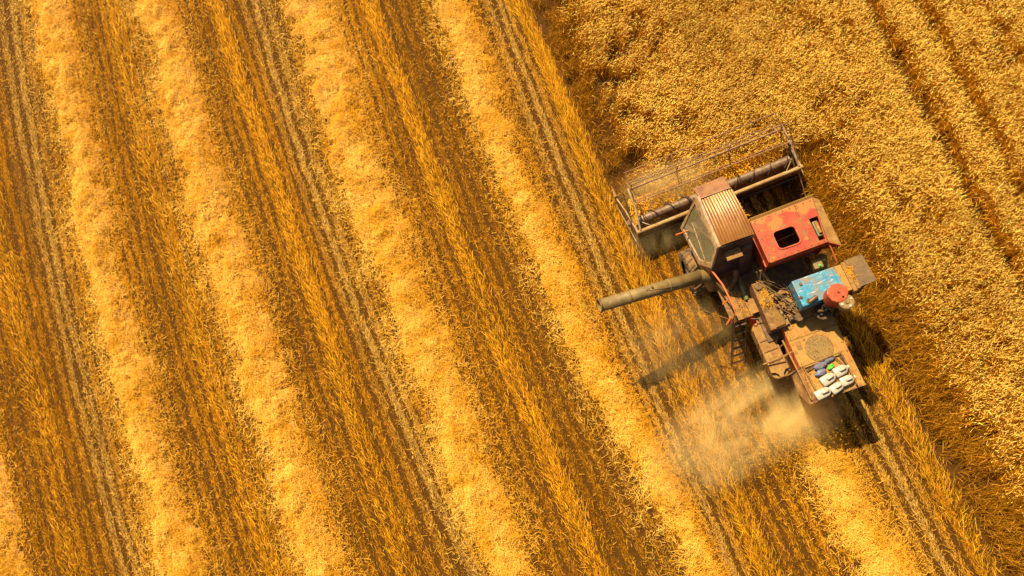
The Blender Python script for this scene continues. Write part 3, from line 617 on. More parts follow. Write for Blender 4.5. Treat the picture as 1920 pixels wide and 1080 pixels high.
def build_tank():
    top = [(5.57, 5.60), (7.25, 5.64), (7.40, 6.99), (5.56, 6.93)]
    tk = holed('grain_tank', CH, P_TANK, top, [rrect(5.95, 6.60, 5.84, 6.40, .12), [(7.06, 5.72), (7.22, 5.72), (7.31, 6.42), (7.05, 6.42)]], 3.5, .03)
    tk['label'] = 'red grain tank with a dark square hatch'
    # hatch rim
    bm = bmesh.new(); a = rrect(5.93, 6.62, 5.82, 6.42, .13); b = rrect(5.965, 6.585, 5.855, 6.385, .11); n = len(a)
    R4 = [[bm.verts.new(loc((*p, z))) for p in r] for r, z in ((a, 3.503), (a, 3.525), (b, 3.525), (b, 3.44))]
    for q in range(3):
        for i in range(n): bm.faces.new((R4[q][i], R4[q][(i + 1) % n], R4[q + 1][(i + 1) % n], R4[q + 1][i]))
    link('hatch_rim', bm, P_RED, tk)
    def wall(name, p, q, zt, zb, ins, m=P_RED): plate(name, tk, m, [(*p, zt), (*q, zt), (q[0] + ins[0], q[1] + ins[1], zb), (p[0] + ins[0], p[1] + ins[1], zb)], .025)
    wall('tank_wall', (5.58, 5.585), (7.25, 5.625), 3.497, 2.45, (0, .12)); plate('tank_wall', tk, P_RED, [(7.255, 5.622, 3.49), (7.57, 5.395, 3.44), (7.30, 5.70, 2.6)], .022); wall('tank_wall', (5.555, 5.60), (5.545, 6.94), 3.497, 2.3, (.0, 0))
    wall('tank_wall', (5.56, 6.955), (7.42, 7.015), 3.497, 2.3, (0, -.1)); wall('tank_wall', (7.42, 7.0), (7.27, 5.62), 3.45, 2.3, (-.1, 0))
    plate('tank_flange', tk, P_TAN, [(7.27, 5.63, 3.49), (7.57, 5.40, 3.44), (7.56, 6.86, 3.46), (7.41, 7.0, 3.49)], .02)
    plate('front_lip', tk, P_DECK, [(5.56, 6.94, 3.50), (7.40, 7.0, 3.50), (7.45, 7.06, 3.55), (5.55, 7.00, 3.55)], .02)
    box('tank_floor', tk, P_DARK, 5.6, 7.2, 5.75, 6.9, 2.30, 2.36); box('grain', tk, P_DARK, 5.6, 7.2, 5.78, 6.9, 2.4, 2.62)
    tube('inner_bar', tk, P_TAN, [(5.9, 6.2, 3.1), (6.65, 6.28, 3.1)], .02)
    box('elevator_head', tk, P_GREEN, 7.07, 7.23, 5.82, 6.30, 3.0, 3.56, .05)
    tube('elevator_cap', tk, P_TAN, [(7.16, 5.9, 3.58), (7.16, 6.25, 3.58)], .05)
    tube('marker_post', tk, P_ORANGE, [(7.30, 5.60, 3.40), (7.38, 5.10, 3.10)], .024)
    # wiring and hoses between tank and cab
    for k in range(5):
        x = 5.32 + .05 * k; tube('hose', CH, P_KHAKI if k % 2 else P_DARK, [(x, 5.78, 2.6), (x + random.uniform(-.1, .1), 5.6, 2.85), (x + random.uniform(-.05, .15), 5.42, 2.6), (x + .1, 5.2, 2.4)], .022, 6)
build_tank()

def build_body():
    bd = box('body', CH, P_DARK, 4.95, 6.85, 3.7, 7.1, .95, 2.1, .03); bd['label'] = 'dark dusty threshing body under the tank and engine'
    box('side_panel', bd, P_RED, 4.90, 4.94, 3.75, 7.0, 1.0, 2.0); box('side_panel', bd, P_RED, 6.86, 6.90, 3.75, 7.0, 1.0, 2.0)
    box('axle', bd, P_DARK, 3.8, 7.6, 6.75, 6.95, .68, .85); box('rear_axle', bd, P_DARK, 4.75, 7.0, 2.55, 2.7, .4, .55)
    tube('elevator', CH, P_GREEN, [(7.05, 4.2, 1.0), (7.12, 5.4, 2.9)], .15, 12); disc('elevator_light', CH, P_LGREEN, (6.93, 5.17), .035, 2.98, 3.03, 12, .01)
    box('elevator_box', CH, P_KHAKI, 6.78, 7.05, 5.10, 5.36, 2.5, 2.98, .03)
    # engine top: block, manifold, hoses
    en = box('engine', CH, P_TAN, 5.45, 6.02, 4.1, 4.95, 2.0, 2.45, .04)
    rr = random.Random(3)
    for k in range(12):
        x, y = rr.uniform(5.35, 5.95), rr.uniform(4.0, 5.0); s = rr.uniform(.05, .11); z = rr.uniform(2.42, 2.62)
        box('engine_block', en, [P_TAN, P_DARK, P_KHAKI, P_BOARD][k % 4], x - s, x + s, y - s * .7, y + s * .7, 2.35, z, .015)
    for k in range(7):
        a = Vector((rr.uniform(5.3, 5.6), rr.uniform(4.0, 4.9), 2.55)); b = Vector((rr.uniform(5.7, 6.2), rr.uniform(3.85, 4.6), 2.6))
        tube('engine_hose', en, P_TAN if k % 2 else P_DARK, [a, (a * .6 + b * .4) + Vector((0, rr.uniform(-.08, .08), .10)), b], .022, 7)
    for k in range(3): disc('filler_cap', en, P_KHAKI, (5.5 + .14 * k, 4.3 + .17 * k), .05, 2.5, 2.66, 14)
    # blue hood
    XF[:] = [(25 - 3.35) / (25 - 3.2), .15]
    hd = solid('engine_hood', CH, P_BLUE, [(5.97, 4.15, 2.72), (7.25, 4.19, 2.72), (7.21, 4.97, 2.72), (5.96, 4.95, 2.72)], [(5.98, 4.16, 3.2), (7.245, 4.195, 3.2), (7.205, 4.96, 3.2), (5.975, 4.945, 3.2)], .025)
    hd['label'] = 'bright blue engine hood with chipped paint'
    tube('hood_rim', hd, P_BLUE, [(7.16, 4.24, 3.21), (7.13, 4.92, 3.21)], .02, 8)
    disc('hood_knob', hd, P_FIT, (6.17, 4.78), .045, 3.2, 3.24, 14); disc('hood_knob', hd, P_FIT, (6.03, 4.42), .05, 3.2, 3.23, 14)
    tube('hood_fitting', hd, P_FIT, [(6.18, 4.22, 3.22), (6.33, 4.27, 3.26), (6.42, 4.30, 3.25)], .06, 10); disc('hood_hole', hd, P_DARK, (6.20, 4.25), .085, 3.2, 3.212, 18, 0)
    ac = disc('air_cleaner', CH, P_REDF, (6.83, 4.12), .265, 3.12, 3.72, 36, .02); disc('wing_nut', ac, P_FIT, (6.85, 4.14), .028, 3.72, 3.76, 8, 0)
    for k in range(3): bm = bmesh.new(); rr_ = [(6.83 + .269 * math.cos(q * math.pi / 16), 4.12 + .269 * math.sin(q * math.pi / 16), 3.25 + .14 * k) for q in range(33)]; add_tube(bm, rr_, .009, 5, False); link('cleaner_band', bm, P_FIT, ac)
    pc = disc('pre_cleaner', CH, P_KHAKI, (6.95, 3.82), .205, 3.42, 3.70, 32, .02); disc('pre_cleaner_knob', pc, P_TAN, (6.95, 3.82), .07, 3.70, 3.73, 18, .01)
    tube('pre_cleaner_stem', pc, P_DARK, [(6.95, 3.82, 2.3), (6.95, 3.82, 3.45)], .07, 12)
    for k in range(4): a = math.radians(15 + 90 * k); disc('pre_cleaner_stud', pc, P_JUG, (6.95 + .15 * math.cos(a), 3.82 + .15 * math.sin(a)), .038, 3.70, 3.72, 12, .006)
    tube('exhaust', CH, P_DARK, [(6.55, 4.0, 2.5), (6.60, 3.98, 3.05), (6.72, 3.86, 3.12)], .10, 12); tube('intake_hose', CH, P_DARK, [(6.35, 4.05, 2.6), (6.4, 3.95, 2.95), (6.6, 3.9, 2.9)], .04, 8)
    disc('belt_pulley', CH, P_DARK, (6.55, 3.95), .24, 2.6, 2.75, 24)
    XF[:] = [1., 0.]
    # air intake at the right
    box('intake_box', CH, P_DECK, 7.26, 7.46, 4.2, 4.99, 2.5, 3.05, .02); box('intake_plank', CH, P_TAN, 7.45, 7.56, 4.13, 5.02, 2.55, 3.09, .012); box('intake_plank', CH, P_BOARD, 7.57, 7.68, 4.17, 5.05, 2.55, 3.07, .012)
    plate('intake_screen', CH, P_SCREEN, [(7.68, 4.20, 3.05), (7.66, 5.06, 3.05), (8.13, 5.08, 2.96), (8.18, 4.24, 2.96)], .04); box('radiator', CH, P_DARK, 7.5, 8.05, 4.3, 4.98, 1.7, 2.94, .02)
    # walk platform of planks, belt guard
    for k in range(4): x0 = 4.20 + .20 * k; solid('plank', CH, P_TAN if k % 2 else P_BOARD, [(x0, 4.60, 2.04), (x0 + .19, 4.60, 2.04), (x0 + .17, 5.95, 2.04), (x0 - .02, 5.95, 2.04)], [(x0, 4.60, 2.10 + .004 * k), (x0 + .19, 4.60, 2.10), (x0 + .17, 5.95, 2.10), (x0 - .02, 5.95, 2.10 + .005 * k)], .008)
    tube('pipe', CH, P_GREEN, [(4.86, 5.1, 2.16), (4.88, 5.9, 2.2)], .07, 10); tube('bent_duct', CH, P_DARK, [(4.55, 5.6, 2.15), (4.75, 5.75, 2.5), (4.8, 5.95, 2.7)], .10, 10)
    gd = prism('belt_guard', CH, P_BOARD, [(5.04, 3.92), (5.55, 3.92), (5.50, 4.15), (5.37, 4.50), (5.33, 5.33), (5.0, 5.33)], 2.1, [2.62, 2.62, 2.70, 2.82, 2.84, 2.84], .02)
    plate('guard_face', gd, P_TAN, [(5.20, 3.95, 2.66), (5.50, 3.97, 2.66), (5.36, 4.5, 2.845), (5.20, 4.5, 2.845)], .01)
    plate('guard_flap', CH, P_TAN, [(4.82, 4.62, 2.26), (5.03, 4.62, 2.30), (5.03, 5.05, 2.30), (4.85, 5.05, 2.26)], .02)
    tube('linkage', CH, P_DARK, [(4.75, 4.5, 2.2), (5.0, 4.4, 2.3)], .02, 6)
build_body()

def build_rear():
    XF[:] = [(25 - 2.4) / (25 - 2.85), -.45]
    hd = solid('straw_hood', CH, P_DECK, [(5.33, 1.95, 1.35), (6.69, 1.95, 1.35), (6.69, 4.3, 1.35), (5.33, 4.3, 1.35)], [(5.35, 1.72, 2.82), (6.68, 1.72, 2.82), (6.68, 4.3, 2.82), (5.33, 4.3, 2.82)], .015)
    hd['label'] = 'dusty straw hood whose flat top carries the jugs'
    prism('deck_sheet', hd, P_DECK, [(5.31, 2.66), (6.71, 2.70), (6.71, 4.3), (5.31, 4.28)], 2.824, 2.85, .006)
    prism('deck_sheet', hd, P_DECK, [(5.38, 1.66), (6.73, 1.70), (6.71, 2.694), (5.34, 2.654)], 2.824, 2.846, .006)
    bm = bmesh.new(); add_tube(bm, [(6.0 + .37 * math.cos(q * math.pi / 20), 2.99 + .37 * math.sin(q * math.pi / 20), 2.855) for q in range(41)], .012, 6, False); link('cover_ring', bm, P_BOARD, hd); disc('round_cover', hd, P_PIT, (6.0, 2.99), .365, 2.85, 2.862, 40, 0)
    # low rack round the load
    rk = [(5.37, 2.64, 2.96), (6.46, 2.69, 2.96), (6.49, 1.72, 2.96), (5.44, 1.72, 2.96)]
    for a, b, nm in ((0, 1, 'rack_bar'), (1, 2, 'rack_bar'), (0, 3, 'rack_bar')): tube(nm, hd, P_TAN if a == 0 and b == 1 else P_BOARD, [rk[a], rk[b]], .024, 8)
    for p in rk: tube('rack_post', hd, P_BOARD, [(p[0], p[1], 2.84), p], .02, 6)
    for k in range(2): tube('rack_rod', hd, P_DARK, [(6.20 + .18 * k, 2.68, 2.95), (6.42 + .05 * k, 2.30, 2.93)], .012, 6)
    tube('rack_rod', hd, P_DARK, [(5.42, 2.5, 2.93), (5.62, 2.55, 2.92), (5.70, 2.52, 2.9)], .02, 6)
    solid('rear_lip', hd, P_BOARD, [(5.16, 1.64, 2.78), (6.74, 1.67, 2.78), (6.74, 1.70, 2.78), (5.16, 1.67, 2.78)], [(5.14, 1.62, 2.87), (6.74, 1.65, 2.87), (6.74, 1.70, 2.87), (5.16, 1.67, 2.87)], .006)
    plate('side_board', hd, P_BOARD, [(5.39, 2.62, 2.84), (5.44, 1.70, 2.84), (5.17, 1.67, 2.62), (5.05, 2.05, 2.55), (5.10, 2.60, 2.55)], .025)
    plate('side_wall', hd, P_ORANGE, [(5.29, 3.9, 2.1), (5.29, 2.66, 2.1), (5.33, 2.66, 2.80), (5.33, 3.9, 2.80)], .02)
    plate('side_wall', hd, P_BOARD, [(5.26, 3.9, 1.4), (5.26, 2.0, 1.4), (5.30, 2.0, 2.1), (5.30, 3.9, 2.1)], .02)
    tube('side_rail', hd, P_TAN, [(5.18, 3.52, 2.80), (5.20, 2.6, 2.92), (5.24, 1.72, 2.88)], .026, 8)
    tube('cross_rail', hd, P_TAN, [(4.45, 3.08, 2.60), (4.9, 3.10, 2.70), (5.36, 3.13, 2.84)], .022, 8)
    tube('cross_rail', hd, P_BOARD, [(4.95, 2.58, 2.55), (5.38, 2.66, 2.84)], .02, 8)
    # fuel tank
    bm = bmesh.new(); rg = rrect(4.60, 5.10, 2.60, 4.30, .2, 6)
    add_hull8(bm, [(*p, 2.02) for p in rg], [(*p, 2.50) for p in rg], 0)
    bmesh.ops.bevel(bm, geom=[e for e in bm.edges if len(e.link_faces) == 2 and any(len(f.verts) > 4 for f in e.link_faces)], offset=.11, segments=4, affect='EDGES')
    ft = link('fuel_tank', bm, P_TAN, CH, True); ft['label'] = 'dusty rounded fuel tank strapped to the left side'
    for y in (3.72, 3.40, 3.08): tube('strap', ft, P_BOARD, [(4.57, y, 2.2), (4.58, y, 2.44), (4.66, y, 2.515), (5.04, y + .02, 2.515), (5.12, y + .02, 2.44), (5.20, y + .05, 2.5)], .018, 6)
    disc('fuel_cap', ft, P_PURP, (4.90, 4.02), .06, 2.5, 2.56, 20); tube('strap_end', ft, P_TAN, [(5.05, 3.55, 2.52), (5.18, 3.75, 2.56)], .02, 6)
    box('tank_bracket', ft, P_DARK, 4.75, 5.25, 2.75, 4.2, 1.85, 2.0)
    XF[:] = [1., 0.]
    # ladder
    ld = tube('ladder', CH, P_DARK, [(4.24, 4.62, 2.12), (3.96, 3.62, .55)], .03, 8); tube('ladder_rail', ld, P_DARK, [(4.66, 4.62, 2.12), (4.38, 3.58, .55)], .03, 8)
    for k in range(6):
        t = .12 + .165 * k; x = 4.24 - .28 * t; y = 4.62 - 1.0 * t; z = 2.12 - 1.57 * t
        solid('step', ld, P_DARK if k < 4 else P_TAN, [(x, y - .03, z - .02), (x + .42, y - .04, z - .02), (x + .42, y + .03, z - .02), (x, y + .04, z - .02)], [(x, y - .03, z + .015), (x + .42, y - .04, z + .015), (x + .42, y + .03, z + .015), (x, y + .04, z + .015)], .005)
    tube('ladder_handrail', ld, P_BOARD, [(4.20, 4.60, 2.15), (4.21, 4.60, 2.95), (4.16, 4.45, 2.75), (3.97, 3.72, 1.2), (3.96, 3.66, .7)], .022, 8)
    tube('grip', ld, P_ORANGE, [(4.06, 5.08, 2.7), (4.26, 5.12, 2.9)], .022, 6); tube('grip', ld, P_ORANGE, [(4.0, 4.55, 2.3), (4.18, 4.68, 2.5)], .03, 6)
    # unloading pipe, rising towards its open end
    A, B = Vector((3.77, 6.16, 2.45)), Vector((.67, 6.08, 3.31)); on = lambda t, up=0., sd=0.: A.lerp(B, t) + Vector((0, sd, up))
    sp = tube('unloading_pipe', CH, P_KHAKI, [on(0), on(.5), on(1)], [.200, .192, .184], 26, False); sp['label'] = 'long khaki unloading pipe swung out to the left'
    md = sp.modifiers.new('s', 'SOLIDIFY'); md.thickness = .012
    def ring(name, t, r, m): tube(name, sp, m, [on(t), on(t + .018)], r, 26, False).modifiers.new('s', 'SOLIDIFY').thickness = .016
    ring('pipe_collar', .985, .200, P_BOARD); ring('pipe_joint', .70, .200, P_KHAKI); ring('pipe_joint', .30, .206, P_KHAKI)
    tube('pipe_elbow', sp, P_KHAKI, [on(-.0), (3.95, 6.14, 2.36), (4.10, 6.08, 2.1), (4.2, 6.0, 1.5)], [.204, .21, .20, .19], 20)
    tube('pipe_seam', sp, P_DARK, [on(.46, .185, .06), on(.54, .192, -.02), on(.38, .18, -.09), on(.22, .16, -.14)], .012, 5); p = on(.47, .21, .04); box('pipe_lug', sp, P_DARK, p.x - .03, p.x + .03, p.y - .03, p.y + .03, p.z - .04, p.z + .04, .006)
    p = on(.45, -.17, -.08); tube('stay_rod', sp, P_BOARD, [p, (4.20, 4.66, 2.2)], .014, 6)
build_rear()

def build_details():
    """bolts, seams, pipe joints, belts and chaff litter"""
    tk = bpy.data.objects['grain_tank']; sh = bpy.data.objects['straw_hood']; sp = bpy.data.objects['unloading_pipe']; cb = bpy.data.objects['cab']; hd = bpy.data.objects['engine_hood']
    def bolt(par, x, y, z, r=.018, m=P_FIT): disc('bolt', par, m, (x, y), r, z, z + .014, 8, 0)
    for k in range(9): bolt(tk, 5.66 + k * .205, 6.88 + .004 * k, 3.50); bolt(tk, 5.66 + k * .19, 5.66, 3.50)
    for k in range(5): bolt(tk, 5.63, 5.82 + k * .25, 3.50)
    plate('lid_seam', tk, P_BOARD, [(6.82, 5.66, 3.505), (6.84, 5.66, 3.505), (6.86, 6.95, 3.505), (6.84, 6.95, 3.505)], .012)
    tube('tank_stiffener', tk, P_RED, [(5.60, 5.60, 3.20), (7.24, 5.64, 3.20)], .022, 6); tube('tank_stiffener', tk, P_RED, [(5.53, 5.62, 3.05), (5.53, 6.9, 3.05)], .022, 6)
    XF[:] = [(25 - 2.4) / (25 - 2.85), -.45]
    for y in (3.42, 3.86): plate('deck_seam', sh, P_BOARD, [(5.33, y, 2.853), (6.70, y + .02, 2.853), (6.70, y + .045, 2.853), (5.33, y + .025, 2.853)], .012)
    for k in range(8): bolt(sh, 5.42 + .17 * k, 3.80, 2.85, .014); bolt(sh, 6.66, 1.85 + .27 * k, 2.85, .014)
    for k in range(6): bolt(sh, 5.38, 2.72 + .19 * k, 2.85, .014)
    plate('deck_patch', sh, P_BOARD, [(5.45, 3.12, 2.856), (5.58, 3.10, 2.856), (5.60, 3.33, 2.856), (5.46, 3.35, 2.856)], .01)
    XF[:] = [1., 0.]
    for k in range(7): bolt(cb, 4.46 + .13 * k, 8.30 + .005 * k, 3.862, .012)
    for k, (a, b, r) in enumerate((((5.18, 5.28), (6.1, 3.98), .02), ((6.3, 3.92), (6.6, 3.75), .018))):
        tube('drive_belt', CH, P_RUBBER, [(*a, 2.88), (*b, 2.66)], r, 6); tube('drive_belt', CH, P_RUBBER, [(a[0] + .07, a[1] + .03, 2.86), (b[0] + .06, b[1] + .04, 2.64)], r, 6)
    for x, y, z, r in ((5.16, 5.2, 2.84, .11), (5.22, 4.72, 2.83, .07), (5.9, 4.02, 2.62, .12)): disc('pulley', CH, P_DARK, (x, y), r, z, z + .05, 20, .01)
    for k in range(3): tube('cable', CH, P_DARK, [(5.40 + .1 * k, 5.4, 2.5), (5.55 + .12 * k, 5.15, 2.75), (5.75 + .1 * k, 4.98, 2.6), (5.95, 4.9 - .1 * k, 2.7)], .014, 6)
    # chaff and straw bits lying on the machine
    n = 1500; sel = rng.integers(0, 6, n); A = np.array([(5.42, 6.75, 2.75, 4.05, 2.413), (5.45, 6.75, 1.8, 2.7, 2.408), (4.22, 4.95, 4.65, 5.9, 2.11), (5.62, 7.2, 5.7, 6.9, 3.502), (5.05, 5.35, 4.55, 5.3, 2.84), (7.46, 7.66, 4.2, 5.0, 3.09)])[sel]
    x = A[:, 0] + (A[:, 1] - A[:, 0]) * rng.random(n); y = A[:, 2] + (A[:, 3] - A[:, 2]) * rng.random(n); ok = (fbm(x * 3, y * 3, 1.) > .48) & ~((sel == 3) & ((x > 5.9) & (x < 6.65) & (y > 5.78) & (y < 6.45) | (x > 7.0) | (rng.random(n) < .6)))
    x, y, z = x[ok], y[ok], A[ok, 4]; n = len(x); az = rng.uniform(0, 6.28, n); l = rng.uniform(.03, .13, n); P0 = np.stack([x, y, z + .004], 1)
    o = np_mesh('chaff_litter', *ribbon(P0, P0 + np.stack([np.cos(az) * l, np.sin(az) * l, rng.uniform(0, .02, n)], 1), rng.uniform(.006, .012, n), vary(C_STUB * .7, n, .3, .12), .8, None, 3.), M_STRAW); tag(o, 'bits of straw and chaff lying on the flat tops of the harvester', 'chaff', kind='stuff')
build_details()

def build_wheel(cx, cy, r, wd, nl, tread):
    wh = None; bm = bmesh.new(); seg = 48; prof = [(-wd * .5, r * .62), (-wd * .5, r * .88), (-wd * .40, r * .97), (0, r), (wd * .40, r * .97), (wd * .5, r * .88), (wd * .5, r * .62)]
    rings = []
    for k in range(seg):
        a = 2 * math.pi * k / seg; rings.append([bm.verts.new(loc((cx + px, cy + pr_ * math.cos(a), r + pr_ * math.sin(a)))) for px, pr_ in prof])
    for k in range(seg):
        for i in range(len(prof) - 1): bm.faces.new((rings[k][i], rings[k][i + 1], rings[(k + 1) % seg][i + 1], rings[(k + 1) % seg][i]))
    wh = link('wheel', bm, P_RUBBER, CH, True)
    bm = bmesh.new()
    for k in range(nl):
        for s in (-1, 1):
            a0 = 2 * math.pi * (k + (.5 if s > 0 else 0)) / nl; pts = []
            for q, px in ((0, .02), (1, wd * .5)):
                a = a0 + q * .16; pts.append((cx + s * px, cy + (r * (1.0 - .03 * q)) * math.cos(a), r + (r * (1.0 - .03 * q)) * math.sin(a)))
            add_tube(bm, pts, tread, 5)
    link('lug', bm, P_RUBBER, wh)
    bm = bmesh.new(); add_tube(bm, [(cx - wd * .36, cy, r), (cx + wd * .36, cy, r)], r * .62, 28); link('rim', bm, P_TAN, wh, True)
    bm = bmesh.new(); add_tube(bm, [(cx - wd * .5, cy, r), (cx + wd * .5, cy, r)], r * .2, 16); link('hub', bm, P_DARK, wh, True)
build_wheel(3.98, 6.85, .74, .50, 20, .03); build_wheel(7.42, 6.85, .74, .50, 20, .03); build_wheel(4.98, 2.62, .46, .30, 16, .02); build_wheel(6.98, 2.62, .46, .30, 16, .02)

# ------------------------------------------------------------------ load lying on the straw hood
def jug(cx, cy, ang, ln, wd, label, m=P_JUG, z=2.403):
    root = bpy.data.objects.new('plastic_jug', None); COL.objects.link(root); root.location = (cx, cy, z); root.rotation_euler = (0, 0, math.radians(ang)); tag(root, label, 'jug', 'jugs lying on the straw hood')
    def lk(name, bm, mm):
        for v in bm.verts: v.co += BASE
        return link(name, bm, mm, root, True)
    # lying body along local x, necked towards +x
    bm = bmesh.new(); sec = [(-.5, .80), (-.47, .95), (-.40, 1.0), (.08, 1.0), (.22, .95), (.34, .72), (.42, .42), (.45, .30), (.5, .30)]; seg = 16; rings = []
    for t, s in sec:
        ring = []
        for k in range(seg):
            a = 2 * math.pi * k / seg; ca, sa = math.cos(a), math.sin(a); e = lambda v: math.copysign(abs(v) ** .62, v)
            ring.append(bm.verts.new(loc((t * ln, e(ca) * wd * .5 * s, wd * .30 + e(sa) * wd * .30 * s))))
        rings.append(ring)
    for i in range(len(rings) - 1):
        for k in range(seg): bm.faces.new((rings[i][k], rings[i][(k + 1) % seg], rings[i + 1][(k + 1) % seg], rings[i + 1][k]))
    bm.faces.new(rings[0][::-1]); bm.faces.new(rings[-1]); lk('jug_body', bm, m)
    bm = bmesh.new(); add_tube(bm, [(-.14 * ln, .0, wd * .56), (-.11 * ln, .0, wd * .80), (.20 * ln, .0, wd * .80), (.30 * ln, .0, wd * .46)], wd * .10, 8); lk('handle', bm, m)
    bm = bmesh.new(); add_tube(bm, [(.47 * ln, 0, wd * .30), (.57 * ln, 0, wd * .30)], wd * .20, 14); lk('cap', bm, P_JUGC)
JZ = 2.403
jug(6.39, 2.26, 10, .42, .29, 'white jug at the top right of the jugs, beside the green rag')
jug(5.98, 2.15, 14, .46, .29, 'white jug next to the steel blue bag')
jug(6.44, 1.955, 6, .40, .27, 'white jug nearest the right rear corner of the straw hood')
jug(6.10, 1.86, 16, .40, .27, 'white jug in the middle of the rear row of jugs')
jug(5.70, 1.83, 8, .48, .28, 'white jug at the left end of the rear row of jugs')
def lump(name, label, cat, m, cx, cy, ang, sx, sy, sz, seed, z=2.403):
    r = np.random.default_rng(seed); bm = bmesh.new(); bmesh.ops.create_icosphere(bm, subdivisions=4, radius=1)
    ph = r.uniform(0, 6.28, 6); fr = r.uniform(1.5, 4.5, (6, 3))
    for v in bm.verts:
        n = sum(math.sin(float(np.dot(fr[k], v.co)) + ph[k]) for k in range(6)) / 6; v.co *= 1 + .26 * n
        v.co.x *= sx; v.co.y *= sy; v.co.z = max(v.co.z * sz + sz * .75, 0)
    me_o = link(name, bm, m, None, True); me_o.location = (cx, cy, z); me_o.rotation_euler = (0, 0, math.radians(ang)); tag(me_o, label, cat)
lump('crumpled_jacket', 'dark blue grey crumpled cloth lying in front of the bag', 'cloth', P_CLOTH, 5.92, 2.56, 10, .20, .10, .08, 3)
lump('plastic_bag', 'shiny steel blue bag between the cloth and the white jugs', 'bag', P_BAG, 5.86, 2.38, 8, .17, .095, .09, 5)
lump('blue_cloth', 'deep blue cloth by the front bar of the rack', 'cloth', P_CLOTH, 6.24, 2.65, 12, .17, .07, .06, 8)
lump('green_rag', 'small bright green rag between the blue cloths and the jugs', 'rag', P_RAG, 6.19, 2.45, 35, .11, .06, .05, 12)

# cut crop lying on the header table
def build_header_straw():
    n = 16000; x = rng.uniform(2.9, 8.25, n); t = rng.random(n); y = 9.28 + .041 * (x - 2.9) + t * .75; z = .28 + .42 * t * rng.random(n) * (.4 + fbm(x, y, .5))
    az = rng.normal(-1.35, .6, n); el = rng.normal(.15, .3, n); L = rng.uniform(.12, .4, n); d = np.stack([np.cos(az) * np.cos(el), np.sin(az) * np.cos(el), np.sin(el)], 1)
    P0 = np.stack([x, y, z], 1); P1 = P0 + d * L[:, None] * .6; P1[:, 2] = np.maximum(P1[:, 2], .28)
    a = ribbon(P0, P1, rng.uniform(.012, .024, n), vary(C_GOLD * 1.05, n, .22, .1), .8)
    n = 1400; x = rng.uniform(5.0, 5.95, n); y = rng.uniform(7.1, 8.7, n); z = 1.8 - (y - 7) * .45 + rng.uniform(0, .06, n); az = rng.uniform(0, 6.28, n); L = rng.uniform(.08, .24, n)
    P0 = np.stack([x, y, z], 1); b = ribbon(P0, P0 + np.stack([np.cos(az) * L, np.sin(az) * L, rng.normal(0, .05, n)], 1), .014, vary(C_GOLD * 1.05, n, .2, .1), .8)
    o = np_mesh('cut_crop', *merge(a, b), M_STRAW); tag(o, 'freshly cut golden crop heaped on the header table and feeder', 'cut crop', kind='stuff')
build_header_straw()

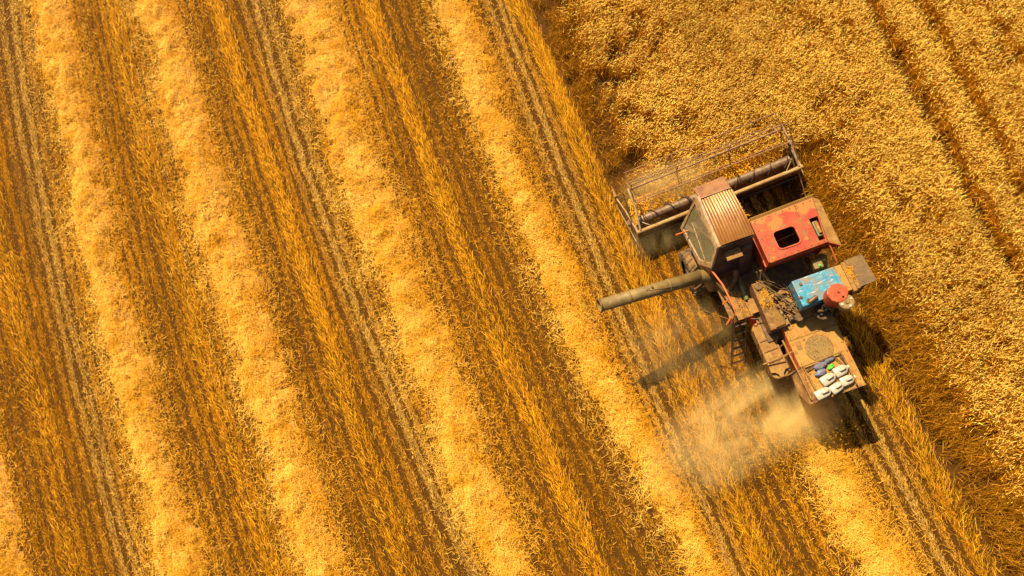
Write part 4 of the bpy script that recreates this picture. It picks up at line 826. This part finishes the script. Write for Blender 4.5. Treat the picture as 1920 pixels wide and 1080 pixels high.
# ------------------------------------------------------------------ dust and flying chaff
def dust(name, label, c, r, dens, seed, stretch=(1, 1, 1), rot=0.):
    bm = bmesh.new(); bmesh.ops.create_icosphere(bm, subdivisions=3, radius=1)
    me = bpy.data.meshes.new(name); bm.to_mesh(me); bm.free(); o = bpy.data.objects.new(name, me); COL.objects.link(o); o.location = c; o.scale = r; o.rotation_euler = (0, 0, rot)
    m = bpy.data.materials.new(name); m.use_nodes = True; t = m.node_tree; N = t.nodes; L = t.links; N.remove(N['Principled BSDF']); out = N['Material Output']
    v = N.new('ShaderNodeVolumePrincipled'); v.inputs['Color'].default_value = (1., .74, .28, 1); v.inputs['Anisotropy'].default_value = 0
    tc = N.new('ShaderNodeTexCoord'); ln = N.new('ShaderNodeVectorMath'); ln.operation = 'LENGTH'; L.new(tc.outputs['Object'], ln.inputs[0])
    fo = N.new('ShaderNodeMapRange'); fo.interpolation_type = 'SMOOTHSTEP'; fo.inputs[1].default_value = .98; fo.inputs[2].default_value = .1; L.new(ln.outputs['Value'], fo.inputs[0])
    mp = N.new('ShaderNodeMapping'); mp.inputs['Location'].default_value = (seed, seed * .7, seed * .3); mp.inputs['Scale'].default_value = (r[0] * stretch[0], r[1] * stretch[1], r[2] * stretch[2]); L.new(tc.outputs['Object'], mp.inputs[0])
    nz = N.new('ShaderNodeTexNoise'); nz.inputs['Scale'].default_value = .85; nz.inputs['Detail'].default_value = 6; nz.inputs['Roughness'].default_value = .68; nz.inputs['Distortion'].default_value = 1.1; L.new(mp.outputs[0], nz.inputs[0])
    nr = N.new('ShaderNodeMapRange'); nr.inputs[1].default_value = .36; nr.inputs[2].default_value = .70; L.new(nz.outputs[0], nr.inputs[0])
    mu = N.new('ShaderNodeMath'); mu.operation = 'MULTIPLY'; L.new(fo.outputs[0], mu.inputs[0]); L.new(nr.outputs[0], mu.inputs[1])
    m2 = N.new('ShaderNodeMath'); m2.operation = 'MULTIPLY'; L.new(mu.outputs[0], m2.inputs[0]); m2.inputs[1].default_value = dens
    L.new(m2.outputs[0], v.inputs['Density']); L.new(v.outputs[0], out.inputs['Volume']); me.materials.append(m)
    tag(o, label, 'dust', 'dust clouds of the harvester', 'stuff')
p = at(1385, 800, .6); dust('dust_cloud', 'wide golden dust cloud drifting left behind the harvester', (p[0], p[1], .85), (4.0, 1.8, .8), 2.1, 3.1, (.7, 1.4, 1), math.radians(12))
p = at(1505, 778, .9); dust('dust_cloud', 'dense jet of chaff dust right behind the straw hood', (p[0], p[1], .95), (1.5, 1.1, .9), 2.8, 7.4)
p = at(1290, 650, .5); dust('dust_cloud', 'faint dust hanging over the shadow of the unloading pipe', (p[0], p[1], .75), (2.6, 2.0, .7), .7, 9.3)
p = at(1250, 345, 1.0); dust('dust_cloud', 'thin pale dust over the left half of the reel', (p[0], p[1], 1.1), (2.1, 1.0, .9), 1.3, 1.2)
p = at(1230, 450, .5); dust('dust_cloud', 'thin shaded dust behind the left end of the header', (p[0], p[1], .7), (1.5, .8, .6), .6, 5.2)
def build_chaff():
    n = 2600; t = rng.beta(1.2, 2.2, n); x = 5.9 - t * 4.6 + rng.normal(0, .35, n); y = .75 + .25 * t + rng.normal(0, .35 + .25 * t, n); z = np.abs(rng.normal(.75, .4, n)) * (1 - .5 * t) + .2
    d = unit(rng.normal(size=(n, 3))); P0 = np.stack([x, y, z], 1); L = rng.uniform(.015, .06, n)[:, None]
    o = np_mesh('flying_chaff', *ribbon(P0, P0 + d * L, rng.uniform(.005, .010, n), vary(C_GOLD, n, .2, .1), .8), M_STRAW); tag(o, 'bits of chaff blown out behind the straw hood', 'chaff', kind='stuff')
build_chaff()
